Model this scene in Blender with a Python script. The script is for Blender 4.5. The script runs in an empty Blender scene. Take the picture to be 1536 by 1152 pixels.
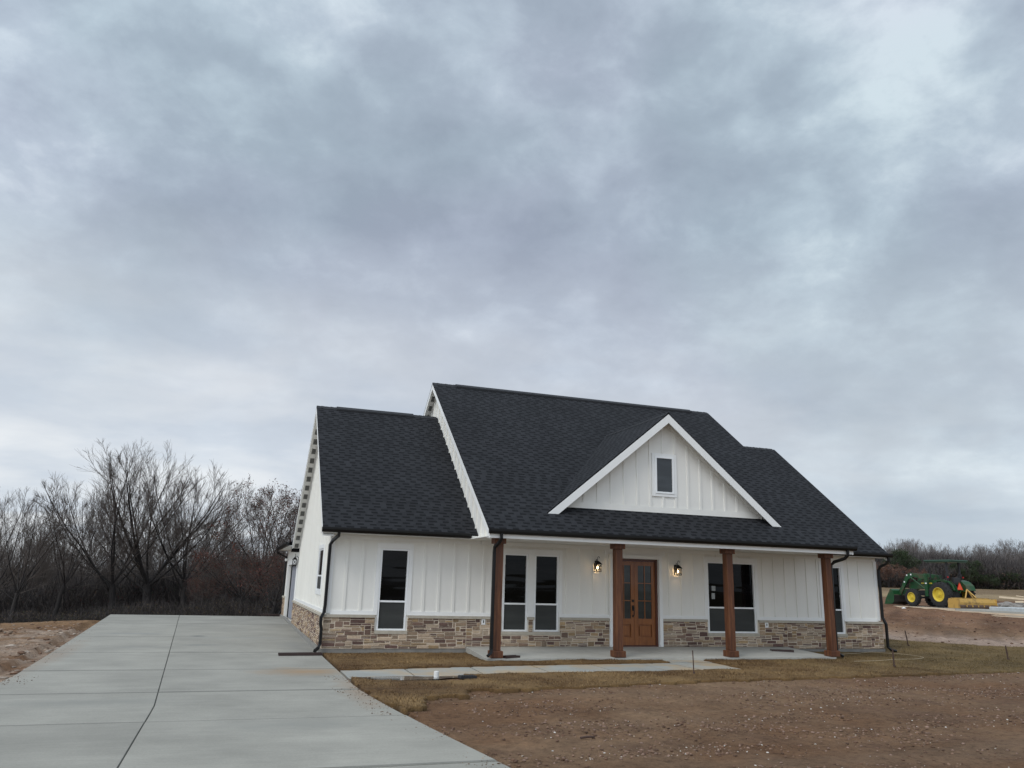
import bpy, math, random
import numpy as np
from mathutils import Vector, Matrix
random.seed(7); rng=np.random.default_rng(7)
S=bpy.context.scene; COL=S.collection
D2R=math.pi/180
# ------------------------------------------------------------------ helpers
class MB:
    def __init__(s): s.v=[];s.f=[];s.mi=[];s.cols=[];s.marks=[];s.adds=[]
    def mark(s): s.marks.append((len(s.v),len(s.f)))
    def add(s,vs,fs,m=0,col=None):
        b=len(s.v); s.adds.append((b,len(s.f))); s.v.extend([tuple(p) for p in vs])
        for f in fs: s.f.append(tuple(b+i for i in f)); s.mi.append(m)
        if col is not None: s.cols.extend([col]*len(vs))
        return b
    def box(s,x0,x1,y0,y1,z0,z1,m=0,col=None):
        s.add([(x0,y0,z0),(x1,y0,z0),(x1,y1,z0),(x0,y1,z0),(x0,y0,z1),(x1,y0,z1),(x1,y1,z1),(x0,y1,z1)],
              [(0,3,2,1),(4,5,6,7),(0,1,5,4),(1,2,6,5),(2,3,7,6),(3,0,4,7)],m,col)
    def bbox(s,x0,x1,y0,y1,z0,z1,b=.01,m=0):
        # chamfered box
        P=[]
        for z,i in ((z0,b),(z0+b,0),(z1-b,0),(z1,b)):
            P+= [(x0+i+b*(i==0)*0,y0+i,z),(x1-i,y0+i,z),(x1-i,y1-i,z),(x0+i,y1-i,z)]
        F=[(3,2,1,0),(12,13,14,15)]
        for r in range(3):
            for k in range(4): F.append((r*4+k,r*4+(k+1)%4,r*4+4+(k+1)%4,r*4+4+k))
        s.add(P,F,m)
    def prism(s,poly,axis,a,b,m=0):
        # poly in the other two axes (cyclic order x,y,z minus axis) extruded between a,b
        n=len(poly)
        def P(p,t):
            if axis=='x': return (t,p[0],p[1])
            if axis=='y': return (p[0],t,p[1])
            return (p[0],p[1],t)
        vs=[P(p,a) for p in poly]+[P(p,b) for p in poly]
        fs=[tuple(range(n))[::-1],tuple(range(n,2*n))]+[(i,(i+1)%n,n+(i+1)%n,n+i) for i in range(n)]
        s.add(vs,fs,m)
    def tube(s,pts,rad,n=8,m=0,cap=True):
        pts=[Vector(p) for p in pts]; k=len(pts)
        if not hasattr(rad,'__len__'): rad=[rad]*k
        base=len(s.v); up=None
        for i,p in enumerate(pts):
            d=(pts[min(i+1,k-1)]-pts[max(i-1,0)]).normalized()
            if up is None:
                up=Vector((0,0,1)) if abs(d.z)<.9 else Vector((1,0,0))
            a=d.cross(up)
            if a.length<1e-5: a=d.cross(Vector((1,0,.3)))
            a.normalize(); b=a.cross(d); up=b
            for j in range(n):
                t=2*math.pi*j/n+math.pi/n
                s.v.append(tuple(p+(a*math.cos(t)+b*math.sin(t))*rad[i]))
        for i in range(k-1):
            for j in range(n):
                s.f.append((base+i*n+j,base+i*n+(j+1)%n,base+(i+1)*n+(j+1)%n,base+(i+1)*n+j)); s.mi.append(m)
        if cap:
            s.f.append(tuple(base+j for j in range(n))[::-1]); s.mi.append(m)
            s.f.append(tuple(base+(k-1)*n+j for j in range(n))); s.mi.append(m)
    def lathe(s,prof,axis_o,ax,n=24,m=0,cap=(1,1)):
        # prof list of (t along axis, r)
        ax=Vector(ax).normalized(); u=ax.orthogonal().normalized(); w=ax.cross(u); o=Vector(axis_o); base=len(s.v)
        for t,r in prof:
            for j in range(n):
                a=2*math.pi*j/n; s.v.append(tuple(o+ax*t+(u*math.cos(a)+w*math.sin(a))*r))
        for i in range(len(prof)-1):
            for j in range(n):
                s.f.append((base+i*n+j,base+i*n+(j+1)%n,base+(i+1)*n+(j+1)%n,base+(i+1)*n+j)); s.mi.append(m)
        if cap[0]: s.f.append(tuple(base+j for j in range(n))[::-1]); s.mi.append(m)
        if cap[1]: s.f.append(tuple(base+(len(prof)-1)*n+j for j in range(n))); s.mi.append(m)
    def split(s,name,mats,parent=None,each=1):
        # one object per marked piece (or per 8-vertex / prism piece when each>0)
        if not s.marks: s.marks=s.adds
        m=s.marks+[(len(s.v),len(s.f))]; out=[]
        for (v0,f0),(v1,f1) in zip(m[:-1],m[1:]):
            if f1<=f0: continue
            q=MB(); q.v=s.v[v0:v1]; q.f=[tuple(i-v0 for i in f) for f in s.f[f0:f1]]; q.mi=s.mi[f0:f1]; out.append(q.build(name,mats,parent))
        return out
    def build(s,name,mats,parent=None,smooth=False):
        me=bpy.data.meshes.new(name); me.from_pydata(s.v,[],s.f)
        mats=mats if isinstance(mats,(list,tuple)) else [mats]
        for m in mats: me.materials.append(m)
        if len(mats)>1: me.polygons.foreach_set('material_index',s.mi)
        if s.cols and len(s.cols)==len(s.v):
            a=me.color_attributes.new('Col','FLOAT_COLOR','POINT'); a.data.foreach_set('color',np.array([(c[0],c[1],c[2],1) for c in s.cols],dtype=np.float32).ravel())
        if smooth: me.polygons.foreach_set('use_smooth',[True]*len(me.polygons))
        me.update()
        o=bpy.data.objects.new(name,me); COL.objects.link(o)
        if parent is not None: o.parent=parent
        return o
def npmesh(name,V,F,mats,parent=None,col=None,smooth=False):
    V=np.asarray(V,dtype=np.float32);F=np.asarray(F,dtype=np.int32);k=F.shape[1]
    me=bpy.data.meshes.new(name); me.vertices.add(len(V)); me.vertices.foreach_set('co',V.ravel())
    me.loops.add(F.size); me.loops.foreach_set('vertex_index',F.ravel())
    me.polygons.add(len(F)); me.polygons.foreach_set('loop_start',np.arange(0,F.size,k,dtype=np.int32)); me.polygons.foreach_set('loop_total',np.full(len(F),k,dtype=np.int32))
    if smooth: me.polygons.foreach_set('use_smooth',np.ones(len(F),dtype=bool))
    for m in (mats if isinstance(mats,(list,tuple)) else [mats]): me.materials.append(m)
    if col is not None:
        a=me.color_attributes.new('Col','FLOAT_COLOR','POINT'); c=np.ones((len(V),4),dtype=np.float32); c[:,:3]=col; a.data.foreach_set('color',c.ravel())
    me.update(calc_edges=True); me.validate()
    o=bpy.data.objects.new(name,me); COL.objects.link(o)
    if parent is not None: o.parent=parent
    return o
def tag(o,label=None,cat=None,group=None,kind=None):
    if label: o['label']=label
    if cat: o['category']=cat
    if group: o['group']=group
    if kind: o['kind']=kind
    return o
def thing(name,label,cat,loc=(0,0,0),rz=0,group=None):
    o=bpy.data.objects.new(name,None); o.empty_display_size=.3; COL.objects.link(o); o.location=loc; o.rotation_euler=(0,0,rz)
    return tag(o,label,cat,group)
def copy_tree(o,parent=None):
    c=o.copy(); COL.objects.link(c)
    if parent is not None: c.parent=parent
    for ch in list(o.children): copy_tree(ch,c)
    return c
# value noise in numpy
_perm=rng.random((256,256))
def vnoise(x,y,seed=0):
    x=np.asarray(x,float)+seed*17.31;y=np.asarray(y,float)+seed*9.77
    xi=np.floor(x).astype(int);yi=np.floor(y).astype(int);fx=x-xi;fy=y-yi
    fx=fx*fx*(3-2*fx);fy=fy*fy*(3-2*fy)
    g=lambda a,b:_perm[a%256,b%256]
    return (g(xi,yi)*(1-fx)*(1-fy)+g(xi+1,yi)*fx*(1-fy)+g(xi,yi+1)*(1-fx)*fy+g(xi+1,yi+1)*fx*fy)*2-1
def fbm(x,y,o=4,seed=0):
    r=0;a=1;t=0
    for i in range(o): r=r+a*vnoise(x*2**i,y*2**i,seed+i*3);t+=a;a*=.5
    return r/t
# ------------------------------------------------------------------ materials
def mat(name):
    m=bpy.data.materials.new(name); m.use_nodes=True; n=m.node_tree.nodes; l=m.node_tree.links
    b=n['Principled BSDF']; return m,n,l,b
def ramp(n,stops):
    r=n.new('ShaderNodeValToRGB'); e=r.color_ramp.elements
    while len(e)<len(stops): e.new(.5)
    for i,(p,c) in enumerate(stops): e[i].position=p; e[i].color=(c[0],c[1],c[2],1)
    return r
def noise(n,l,scale,detail=4,rough=.6,vec=None,dim=None):
    t=n.new('ShaderNodeTexNoise'); t.inputs['Scale'].default_value=scale; t.inputs['Detail'].default_value=detail; t.inputs['Roughness'].default_value=rough
    if vec is not None: l.new(vec,t.inputs['Vector'])
    return t
def mixc(n,l,mode,a,b,f):
    m=n.new('ShaderNodeMix'); m.data_type='RGBA'; m.blend_type=mode
    for i,v in ((0,f),(6,a),(7,b)):
        if hasattr(v,'is_linked') or hasattr(v,'links'): l.new(v,m.inputs[i])
        elif i==0: m.inputs[i].default_value=v
        else: m.inputs[i].default_value=(v[0],v[1],v[2],1)
    return m.outputs[2]
def bump(n,l,b,h,strength=.3,dist=.01,prev=None):
    u=n.new('ShaderNodeBump'); u.inputs['Strength'].default_value=strength; u.inputs['Distance'].default_value=dist; l.new(h,u.inputs['Height'])
    if prev is not None: l.new(prev,u.inputs['Normal'])
    l.new(u.outputs[0],b.inputs['Normal']); return u.outputs[0]
def coords(n,l,scale=(1,1,1),kind='Object'):
    t=n.new('ShaderNodeTexCoord'); mp=n.new('ShaderNodeMapping'); mp.inputs['Scale'].default_value=scale; l.new(t.outputs[kind],mp.inputs[0]); return mp.outputs[0]
def simple(name,col,rough=.6,metal=0,var=.08,scale=6,bmp=0,spec=.5,stretch=(1,1,1),bdist=.004):
    m,n,l,b=mat(name); v=coords(n,l,stretch)
    t=noise(n,l,scale,5,.65,v); r=ramp(n,[(.25,[c*(1-var) for c in col]),(.75,[min(1,c*(1+var)) for c in col])]); l.new(t.outputs[0],r.inputs[0]); l.new(r.outputs[0],b.inputs['Base Color'])
    b.inputs['Roughness'].default_value=rough; b.inputs['Metallic'].default_value=metal; b.inputs['Specular IOR Level'].default_value=spec
    if bmp: bump(n,l,b,noise(n,l,scale*5,4,.7,v).outputs[0],bmp,bdist)
    return m
M={}
M['siding']=simple('painted_siding',(.80,.785,.735),.55,var=.05,scale=1.7,bmp=.25,stretch=(1,1,.25),bdist=.002)
M['trim']=simple('white_trim',(.82,.82,.80),.45,var=.03,scale=3)
M['vinyl']=simple('white_vinyl',(.86,.87,.87),.3,var=.01)
M['soffit']=simple('white_soffit',(.72,.71,.68),.6,var=.03)
M['blackmetal']=simple('black_gutter_metal',(.006,.006,.0065),.45,var=.1,spec=.35)
M['iron']=simple('dark_iron',(.012,.011,.011),.5,metal=.3,var=.1)
M['vent']=simple('vent_grey',(.25,.25,.24),.7)
M['doorgrey']=simple('garage_door_grey',(.28,.29,.33),.5)
M['mortar']=simple('mortar',(.60,.51,.40),.9,var=.15,scale=14,bmp=.5)
M['capstone']=simple('capstone',(.42,.38,.31),.85,var=.14,scale=9,bmp=.4)
M['brownplastic']=simple('brown_plastic',(.035,.018,.015),.5,var=.15)
M['rubber']=simple('tyre_rubber',(.018,.017,.017),.85,var=.3,scale=3,bmp=.4)
M['green']=simple('green_paint',(.007,.085,.020),.35,var=.22,scale=2)
M['canopyg']=simple('dull_green_canopy',(.035,.085,.055),.4,var=.2,scale=2)
def muddy(name,col,amt):
    m,n,l,b=mat(name); v=coords(n,l); t=noise(n,l,2.2,6,.7,v); sp_=n.new('ShaderNodeSeparateXYZ'); l.new(v,sp_.inputs[0])
    f=ramp_out(n,l,t.outputs[0],[(amt,(0,0,0)),(amt+.16,(.75,.75,.75))]); c=mixc(n,l,'MIX',col,(.10,.065,.04),f); l.new(c,b.inputs['Base Color']); b.inputs['Roughness'].default_value=.5; bump(n,l,b,t.outputs[0],.2,.01); return m
M['yellow']=simple('yellow_paint',(.62,.46,.04),.5,var=.15,scale=3)
M['darksteel']=simple('dark_machine_steel',(.02,.02,.022),.55,var=.3)
M['bucketlow']=simple('bucket_lower_dark',(.022,.017,.014),.75,var=.4,scale=4)  # lower bucket shell, darker than the green upper band
M['rust']=simple('muddy_steel',(.10,.06,.04),.8,var=.3,scale=4)
M['orange']=simple('orange_reflector',(.85,.10,.03),.4)
M['red']=simple('red_lens',(.35,.01,.01),.3)
M['whitep']=simple('white_paper',(.75,.76,.76),.7)
M['slabgrey']=simple('grey_wrapped_slab',(.42,.44,.44),.6,var=.15)
M['lumber']=simple('pale_lumber',(.62,.50,.36),.75,var=.15,scale=2,stretch=(1,8,8))
M['greyrubble']=simple('grey_rubble',(.24,.22,.20),.9,var=.35,scale=6,bmp=.6)
M['rebar']=simple('rusty_stake',(.07,.04,.03),.8,var=.3)
M['hose']=simple('tan_hose',(.42,.34,.22),.6)
M['pvc']=simple('white_pvc',(.8,.8,.78),.4)
M['paperg']=simple('printed_notice',(.34,.36,.36),.7,var=.3,scale=30)
def wood(name,c0,c1,c2,scale,stretch,rough=.5,coat=0):
    m,n,l,b=mat(name); v=coords(n,l,stretch)
    t=noise(n,l,scale,8,.7,v); r=ramp(n,[(.25,c0),(.5,c1),(.75,c2)]); l.new(t.outputs[0],r.inputs[0])
    t2=noise(n,l,scale*6,4,.8,v); c=mixc(n,l,'MULTIPLY',r.outputs[0],ramp_out(n,l,t2.outputs[0],[(.3,(.55,.5,.5)),(.6,(1,1,1))]),.6)
    l.new(c,b.inputs['Base Color']); b.inputs['Roughness'].default_value=rough; b.inputs['Coat Weight'].default_value=coat
    bump(n,l,b,t2.outputs[0],.35,.003); return m
def ramp_out(n,l,src,stops):
    r=ramp(n,stops); l.new(src,r.inputs[0]); return r.outputs[0]
M['green']=muddy('green_paint',(.005,.058,.014),.50); M['scraper']=muddy('worn_ochre_paint',(.50,.30,.07),.50)
M['cedar']=wood('stained_cedar',(.034,.011,.005),(.108,.037,.014),(.24,.095,.036),3.2,(5,5,.35),.55)
M['mahog']=wood('varnished_door_wood',(.15,.047,.012),(.26,.090,.024),(.36,.14,.04),3,(5,5,.4),.35,.3)
M['mahogdark']=wood('dark_jamb_wood',(.05,.012,.005),(.09,.022,.009),(.12,.035,.013),3,(5,5,.4),.4,.2)
# glass
def glassm(name,base,rough,spec=.5,waves=True,var=.5):
    m,n,l,b=mat(name); v=coords(n,l,(.35,1,2.2)); t=noise(n,l,1.6,3,.5,v)
    r=ramp(n,[(.42,base),(.68,[c*(1+var) for c in base])]); l.new(t.outputs[0],r.inputs[0]); l.new(r.outputs[0],b.inputs['Base Color'])  # stretched noise in the base colour imitates faint reflection bands
    b.inputs['Roughness'].default_value=rough; b.inputs['Specular IOR Level'].default_value=spec
    if waves: bump(n,l,b,noise(n,l,2.2,1,.4,v).outputs[0],.12,.02)
    return m
M['glass']=glassm('dark_window_glass',(.0022,.0022,.0026),.03,.17,True,2.5)
M['screen']=glassm('screened_window_glass',(.042,.044,.042),.5,.2,False,.3)
M['doorglass']=glassm('door_glass',(.030,.034,.034),.10,.5)
M['dormerglass']=glassm('dormer_glass',(.03,.035,.04),.15,.6)
def emis(name,col,s):
    m,n,l,b=mat(name); b.inputs['Base Color'].default_value=(*col,1); b.inputs['Emission Color'].default_value=(*col,1); b.inputs['Emission Strength'].default_value=s; return m
M['bulb']=emis('lit_bulb',(1,.72,.38),9)
# lantern glass: thin clear
m,n,l,b=mat('lantern_glass'); tr=n.new('ShaderNodeBsdfTransparent'); gl=n.new('ShaderNodeBsdfGlossy'); gl.inputs['Roughness'].default_value=.1; mx=n.new('ShaderNodeMixShader'); mx.inputs[0].default_value=.12
l.new(tr.outputs[0],mx.inputs[1]);l.new(gl.outputs[0],mx.inputs[2]);l.new(mx.outputs[0],n['Material Output'].inputs[0]); M['lglass']=m
# stone with colour attribute
def attrmat(name,rough=.85,nscale=25,var=.3,bstr=.6,bdist=.006,mult=1.0,spec=.3):
    m,n,l,b=mat(name); a=n.new('ShaderNodeVertexColor'); a.layer_name='Col'; v=coords(n,l)
    t=noise(n,l,nscale,6,.7,v); f=ramp_out(n,l,t.outputs[0],[(.25,[mult*(1-var)]*3),(.75,[mult*(1+var)]*3)])
    c=mixc(n,l,'MULTIPLY',a.outputs[0],f,1.0); l.new(c,b.inputs['Base Color']); b.inputs['Roughness'].default_value=rough; b.inputs['Specular IOR Level'].default_value=spec
    if bstr: bump(n,l,b,noise(n,l,nscale*1.6,6,.75,v).outputs[0],bstr,bdist)
    return m
M['stone']=attrmat('ledge_stone',.85,22,.28,.8,.012)
M['leaf']=attrmat('foliage',.8,8,.2,0)
M['pebble']=attrmat('pebble',.9,40,.2,0)
M['blade']=attrmat('grass_blade',.8,8,.25,0)
# shingles
m,n,l,b=mat('asphalt_shingles'); uv=n.new('ShaderNodeUVMap'); uv.uv_map='UVMap'; sp=n.new('ShaderNodeSeparateXYZ'); l.new(uv.outputs[0],sp.inputs[0])
def mth(op,a,bb=None,n=None,l=None):
    k=n.new('ShaderNodeMath'); k.operation=op
    for i,x in enumerate((a,bb)):
        if x is None: continue
        if isinstance(x,(int,float)): k.inputs[i].default_value=x
        else: l.new(x,k.inputs[i])
    return k.outputs[0]
mm=lambda op,a,bb=None: mth(op,a,bb,n,l)
RH=.143
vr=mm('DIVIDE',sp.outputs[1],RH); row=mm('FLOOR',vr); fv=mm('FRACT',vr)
wn=n.new('ShaderNodeTexWhiteNoise'); wn.noise_dimensions='1D'; l.new(row,wn.inputs['W'])
ux=mm('ADD',mm('DIVIDE',sp.outputs[0],.165),mm('ADD',mm('MULTIPLY',row,.74),mm('MULTIPLY',wn.outputs[0],.9))); ci=mm('FLOOR',ux)
wob=noise(n,l,4,1,.5); l.new(uv.outputs[0],wob.inputs['Vector'])
cb=n.new('ShaderNodeCombineXYZ'); l.new(ci,cb.inputs[0]); l.new(row,cb.inputs[1])
w2=n.new('ShaderNodeTexWhiteNoise'); w2.noise_dimensions='2D'; l.new(cb.outputs[0],w2.inputs['Vector'])
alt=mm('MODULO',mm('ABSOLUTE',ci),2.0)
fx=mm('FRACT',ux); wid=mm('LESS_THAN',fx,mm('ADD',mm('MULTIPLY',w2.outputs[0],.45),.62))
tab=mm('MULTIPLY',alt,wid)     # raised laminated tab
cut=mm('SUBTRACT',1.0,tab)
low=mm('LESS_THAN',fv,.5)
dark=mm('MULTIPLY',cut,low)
gr=noise(n,l,60,3,.8); l.new(uv.outputs[0],gr.inputs['Vector'])
big=noise(n,l,.6,4,.6); l.new(uv.outputs[0],big.inputs['Vector'])
base=ramp_out(n,l,w2.outputs[0],[(0,(.018,.0187,.0212)),(.5,(.0218,.0226,.0255)),(1,(.0262,.0270,.0303))])
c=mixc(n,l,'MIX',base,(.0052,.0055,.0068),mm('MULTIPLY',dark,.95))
c=mixc(n,l,'MULTIPLY',c,ramp_out(n,l,gr.outputs[0],[(.3,(.6,.6,.6)),(.7,(1.35,1.35,1.35))]),.8)
c=mixc(n,l,'MULTIPLY',c,ramp_out(n,l,big.outputs[0],[(.3,(.85,.85,.85)),(.7,(1.12,1.12,1.12))]),1.0)
l.new(c,b.inputs['Base Color']); b.inputs['Roughness'].default_value=.92; b.inputs['Specular IOR Level'].default_value=.2
h=mm('ADD',mm('MULTIPLY',tab,.5),mm('SUBTRACT',1.0,fv)); bump(n,l,b,h,.5,.008)
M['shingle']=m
# concrete
def concrete(name,col,stain=None,stain_amt=0):
    m,n,l,b=mat(name); v=coords(n,l); t=noise(n,l,.55,6,.65,v); t2=noise(n,l,30,4,.8,v); v3=coords(n,l,(.35,3.0,1)); t3=noise(n,l,1.6,5,.6,v3)
    geo=n.new('ShaderNodeNewGeometry')
    c=ramp_out(n,l,t.outputs[0],[(.3,[x*.80 for x in col]),(.7,[x*1.15 for x in col])])
    c=mixc(n,l,'MULTIPLY',c,ramp_out(n,l,t3.outputs[0],[(.3,(.94,.94,.94)),(.7,(1.03,1.03,1.03))]),1)
    c=mixc(n,l,'MULTIPLY',c,ramp_out(n,l,t2.outputs[0],[(.25,(.86,.86,.86)),(.75,(1.1,1.1,1.1))]),1)
    c=mixc(n,l,'MULTIPLY',c,ramp_out(n,l,geo.outputs['Random Per Island'],[(0,(.93,.93,.93)),(1,(1.05,1.05,1.05))]),1)
    v4=coords(n,l,(1.2,28,1)); t4=noise(n,l,2.2,4,.7,v4)
    c=mixc(n,l,'MULTIPLY',c,ramp_out(n,l,t4.outputs[0],[(.3,(.92,.92,.92)),(.7,(1.06,1.06,1.06))]),1)
    if stain:
        f=ramp_out(n,l,noise(n,l,stain_amt,6,.65,coords(n,l,(1,1.0,1))).outputs[0],[(.46,(0,0,0)),(.62,(1,1,1))]); c=mixc(n,l,'MIX',c,stain,f)
    l.new(c,b.inputs['Base Color']); b.inputs['Roughness'].default_value=.75; b.inputs['Specular IOR Level'].default_value=.35
    bump(n,l,b,t2.outputs[0],.35,.004); return m,n,l,b
M['concrete'],*cc=concrete('driveway_concrete',(.288,.274,.236))
M['walk'],*_=concrete('walkway_concrete',(.30,.30,.275),(.36,.275,.18),.6)
M['porch'],*_=concrete('porch_concrete',(.41,.40,.36))
M['found']=simple('foundation_concrete',(.22,.21,.19),.85,var=.2,scale=5,bmp=.3)
# driveway stains: rusty smear and dark damp marks with shapes of their own
n,l,b=cc; src=b.inputs['Base Color'].links[0].from_socket; tc=n.new('ShaderNodeTexCoord'); 
def blob(cx,cy,rx,ry,seed=0):
    mp=n.new('ShaderNodeMapping'); mp.vector_type='TEXTURE'; mp.inputs['Location'].default_value=(cx,cy,0); mp.inputs['Scale'].default_value=(rx,ry,50); l.new(tc.outputs['Object'],mp.inputs[0])
    ln=n.new('ShaderNodeVectorMath'); ln.operation='LENGTH'; l.new(mp.outputs[0],ln.inputs[0])
    nz=noise(n,l,2.5,5,.7,tc.outputs['Object']); a=n.new('ShaderNodeMath'); a.operation='ADD'; l.new(ln.outputs['Value'],a.inputs[0])
    k=n.new('ShaderNodeMath'); k.operation='MULTIPLY'; k.inputs[1].default_value=1.6; l.new(nz.outputs[0],k.inputs[0]); l.new(k.outputs[0],a.inputs[1])
    return ramp_out(n,l,a.outputs[0],[(.0,(1,1,1)),(.55,(1,1,1)),(1.0,(0,0,0))]) if False else ramp_out(n,l,mth('MULTIPLY',a.outputs[0],.5,n,l),[(.45,(1,1,1)),(.95,(0,0,0))])
for (cx,cy,rx,ry,colr,am) in [(-.75,-3.9,1.0,.8,(.28,.19,.11),.95),(-.1,-6.8,.35,2.2,(.26,.19,.13),.7),(-5.9,-1.0,.35,5,(.25,.19,.14),.6),(-4.2,-7.5,1.6,.5,(.215,.21,.185),.7),(-1.3,-9.8,1.4,.6,(.22,.215,.19),.6),(-3.0,2.2,.6,.18,(.13,.135,.135),.7),(-3.1,5.2,.25,.3,(.08,.085,.085),.8),(-1.6,4.6,2.0,.25,(.20,.21,.205),.5),(-5.0,6.0,1.3,.25,(.18,.19,.19),.55),(-4.4,1.6,.9,.15,(.15,.155,.15),.5),(-.5,2.0,.5,2.6,(.19,.195,.19),.4)]:
    f=mixc(n,l,'MULTIPLY',blob(cx,cy,rx,ry),(am,am,am),1.0); src=mixc(n,l,'MIX',src,colr,f)
l.new(src,b.inputs['Base Color'])
# ground
def ground_mat():
    m,n,l,b=mat('soil'); a=n.new('ShaderNodeVertexColor'); a.layer_name='Col'; v=coords(n,l)
    t1=noise(n,l,1.1,8,.7,v); t2=noise(n,l,9,8,.75,v); t3=noise(n,l,45,5,.8,v)
    c=mixc(n,l,'MULTIPLY',a.outputs[0],ramp_out(n,l,t1.outputs[0],[(.3,(.72,.68,.66)),(.5,(1,1,1)),(.72,(1.25,1.24,1.22))]),1)
    c=mixc(n,l,'MULTIPLY',c,ramp_out(n,l,t2.outputs[0],[(.30,(.42,.39,.37)),(.48,(.95,.95,.95)),(.72,(1.3,1.28,1.25))]),1)
    c=mixc(n,l,'MULTIPLY',c,ramp_out(n,l,t3.outputs[0],[(.3,(.6,.58,.56)),(.55,(1,1,1)),(.8,(1.35,1.33,1.3))]),.8)
    l.new(c,b.inputs['Base Color']); b.inputs['Roughness'].default_value=.95; b.inputs['Specular IOR Level'].default_value=.15
    u=bump(n,l,b,t2.outputs[0],.8,.05); bump(n,l,b,t3.outputs[0],.8,.015,u); return m
M['soil']=ground_mat()
def bark(name,c0,c1):
    m,n,l,b=mat(name); v=coords(n,l,(6,6,1)); t=noise(n,l,3,6,.7,v); l.new(ramp_out(n,l,t.outputs[0],[(.3,c0),(.7,c1)]),b.inputs['Base Color']); b.inputs['Roughness'].default_value=.9; bump(n,l,b,t.outputs[0],.6,.02); return m
M['bark']=bark('tree_bark',(.012,.010,.010),(.045,.038,.034))
M['twig']=bark('twig_bark',(.055,.044,.038),(.145,.118,.102))
M['twigpale']=bark('pale_twig_bark',(.10,.085,.078),(.22,.19,.175))
# ------------------------------------------------------------------ camera (solved from the photograph)
cx,cy,cz,yaw,pit,rol,fpx=-2.332,-21.013,1.721,-18.778*D2R,14.167*D2R,1.653*D2R,1169.3
F=Vector((-math.sin(yaw)*math.cos(pit),math.cos(yaw)*math.cos(pit),math.sin(pit))); R=Vector((math.cos(yaw),math.sin(yaw),0)); U=R.cross(F)
R2=R*math.cos(rol)+U*math.sin(rol); U2=-R*math.sin(rol)+U*math.cos(rol)
cam=bpy.data.cameras.new('camera'); co=bpy.data.objects.new('camera',cam); COL.objects.link(co); S.camera=co
cam.sensor_width=36; cam.lens=fpx/1536*36; cam.clip_end=4000; cam.clip_start=.1
mw=Matrix.Identity(4)
for i in range(3): mw[i][0]=R2[i];mw[i][1]=U2[i];mw[i][2]=-F[i]
mw[0][3],mw[1][3],mw[2][3]=cx,cy,cz; co.matrix_world=mw
# ------------------------------------------------------------------ world: overcast sky
W=bpy.data.worlds.new('World'); S.world=W; W.use_nodes=True; n=W.node_tree.nodes; l=W.node_tree.links; bg=n['Background']
SUN_EL,SUN_AZ=48,238     # azimuth clockwise from +y
tc=n.new('ShaderNodeTexCoord'); sp=n.new('ShaderNodeSeparateXYZ'); l.new(tc.outputs['Generated'],sp.inputs[0])
mm=lambda op,a,bb=None: mth(op,a,bb,n,l)
zz=mm('MAXIMUM',sp.outputs[2],0.0); den=mm('ADD',zz,.16)
cb=n.new('ShaderNodeCombineXYZ'); l.new(mm('DIVIDE',sp.outputs[0],den),cb.inputs[0]); l.new(mm('DIVIDE',sp.outputs[1],den),cb.inputs[1])
mp=n.new('ShaderNodeMapping'); mp.inputs['Rotation'].default_value=(0,0,.55); mp.inputs['Scale'].default_value=(1,1.15,1); mp.inputs['Location'].default_value=(3.1,1.7,0); l.new(cb.outputs[0],mp.inputs[0])
def wnoise(s,d,r,dist=0.0,off=0):
    t=n.new('ShaderNodeTexNoise'); t.inputs['Scale'].default_value=s; t.inputs['Detail'].default_value=d; t.inputs['Roughness'].default_value=r; t.inputs['Distortion'].default_value=dist
    q=n.new('ShaderNodeVectorMath'); q.operation='ADD'; q.inputs[1].default_value=(off,off*.7,off*.3); l.new(mp.outputs[0],q.inputs[0]); l.new(q.outputs[0],t.inputs['Vector']); return t.outputs[0]
def dnoise(s,d,r,dist,off,zs=1.5):
    t=n.new('ShaderNodeTexNoise'); t.inputs['Scale'].default_value=s; t.inputs['Detail'].default_value=d; t.inputs['Roughness'].default_value=r; t.inputs['Distortion'].default_value=dist
    q=n.new('ShaderNodeMapping'); q.inputs['Scale'].default_value=(1,1,zs); q.inputs['Location'].default_value=(off,off*.6,off*.2); q.inputs['Rotation'].default_value=(.25,.2,.4); l.new(tc.outputs['Generated'],q.inputs[0]); l.new(q.outputs[0],t.inputs['Vector']); return t.outputs[0]
a1=mm('ADD',mm('MULTIPLY',wnoise(1.1,5,.5,.3),.35),mm('MULTIPLY',dnoise(3.4,6,.55,.15,7),.65)); a2=mm('ADD',mm('MULTIPLY',wnoise(3.2,7,.55,.3,11),.3),mm('MULTIPLY',dnoise(8.5,8,.58,.15,3,1.5),.7)); a3=wnoise(.5,3,.5,.2,23)
cl=mm('ADD',mm('ADD',mm('MULTIPLY',a1,.42),mm('MULTIPLY',a2,.44)),mm('MULTIPLY',a3,.26))
c=ramp_out(n,l,cl,[(.45,(.318,.370,.450)),(.53,(.380,.440,.525)),(.59,(.470,.542,.628)),(.655,(.65,.725,.795))])
hor=mm('MULTIPLY',ramp_out(n,l,zz,[(.02,(.9,.9,.9)),(.12,(.85,.85,.85)),(.24,(.55,.55,.55)),(.42,(0,0,0))]),ramp_out(n,l,mm('ADD',mm('MULTIPLY',sp.outputs[0],.5),.5),[(.45,(1,1,1)),(.85,(.45,.45,.45))]))
lo=wnoise(1.6,5,.5,.2,41)
tint=dnoise(2.4,3,.5,.3,15); c=mixc(n,l,'MULTIPLY',c,ramp_out(n,l,tint,[(.38,(1.0,.985,1.01)),(.62,(.955,1.0,.99))]),1.0)
hc=ramp_out(n,l,lo,[(.35,(.64,.70,.77)),(.60,(.85,.88,.90))])
c=mixc(n,l,'MIX',c,hc,hor)
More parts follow.
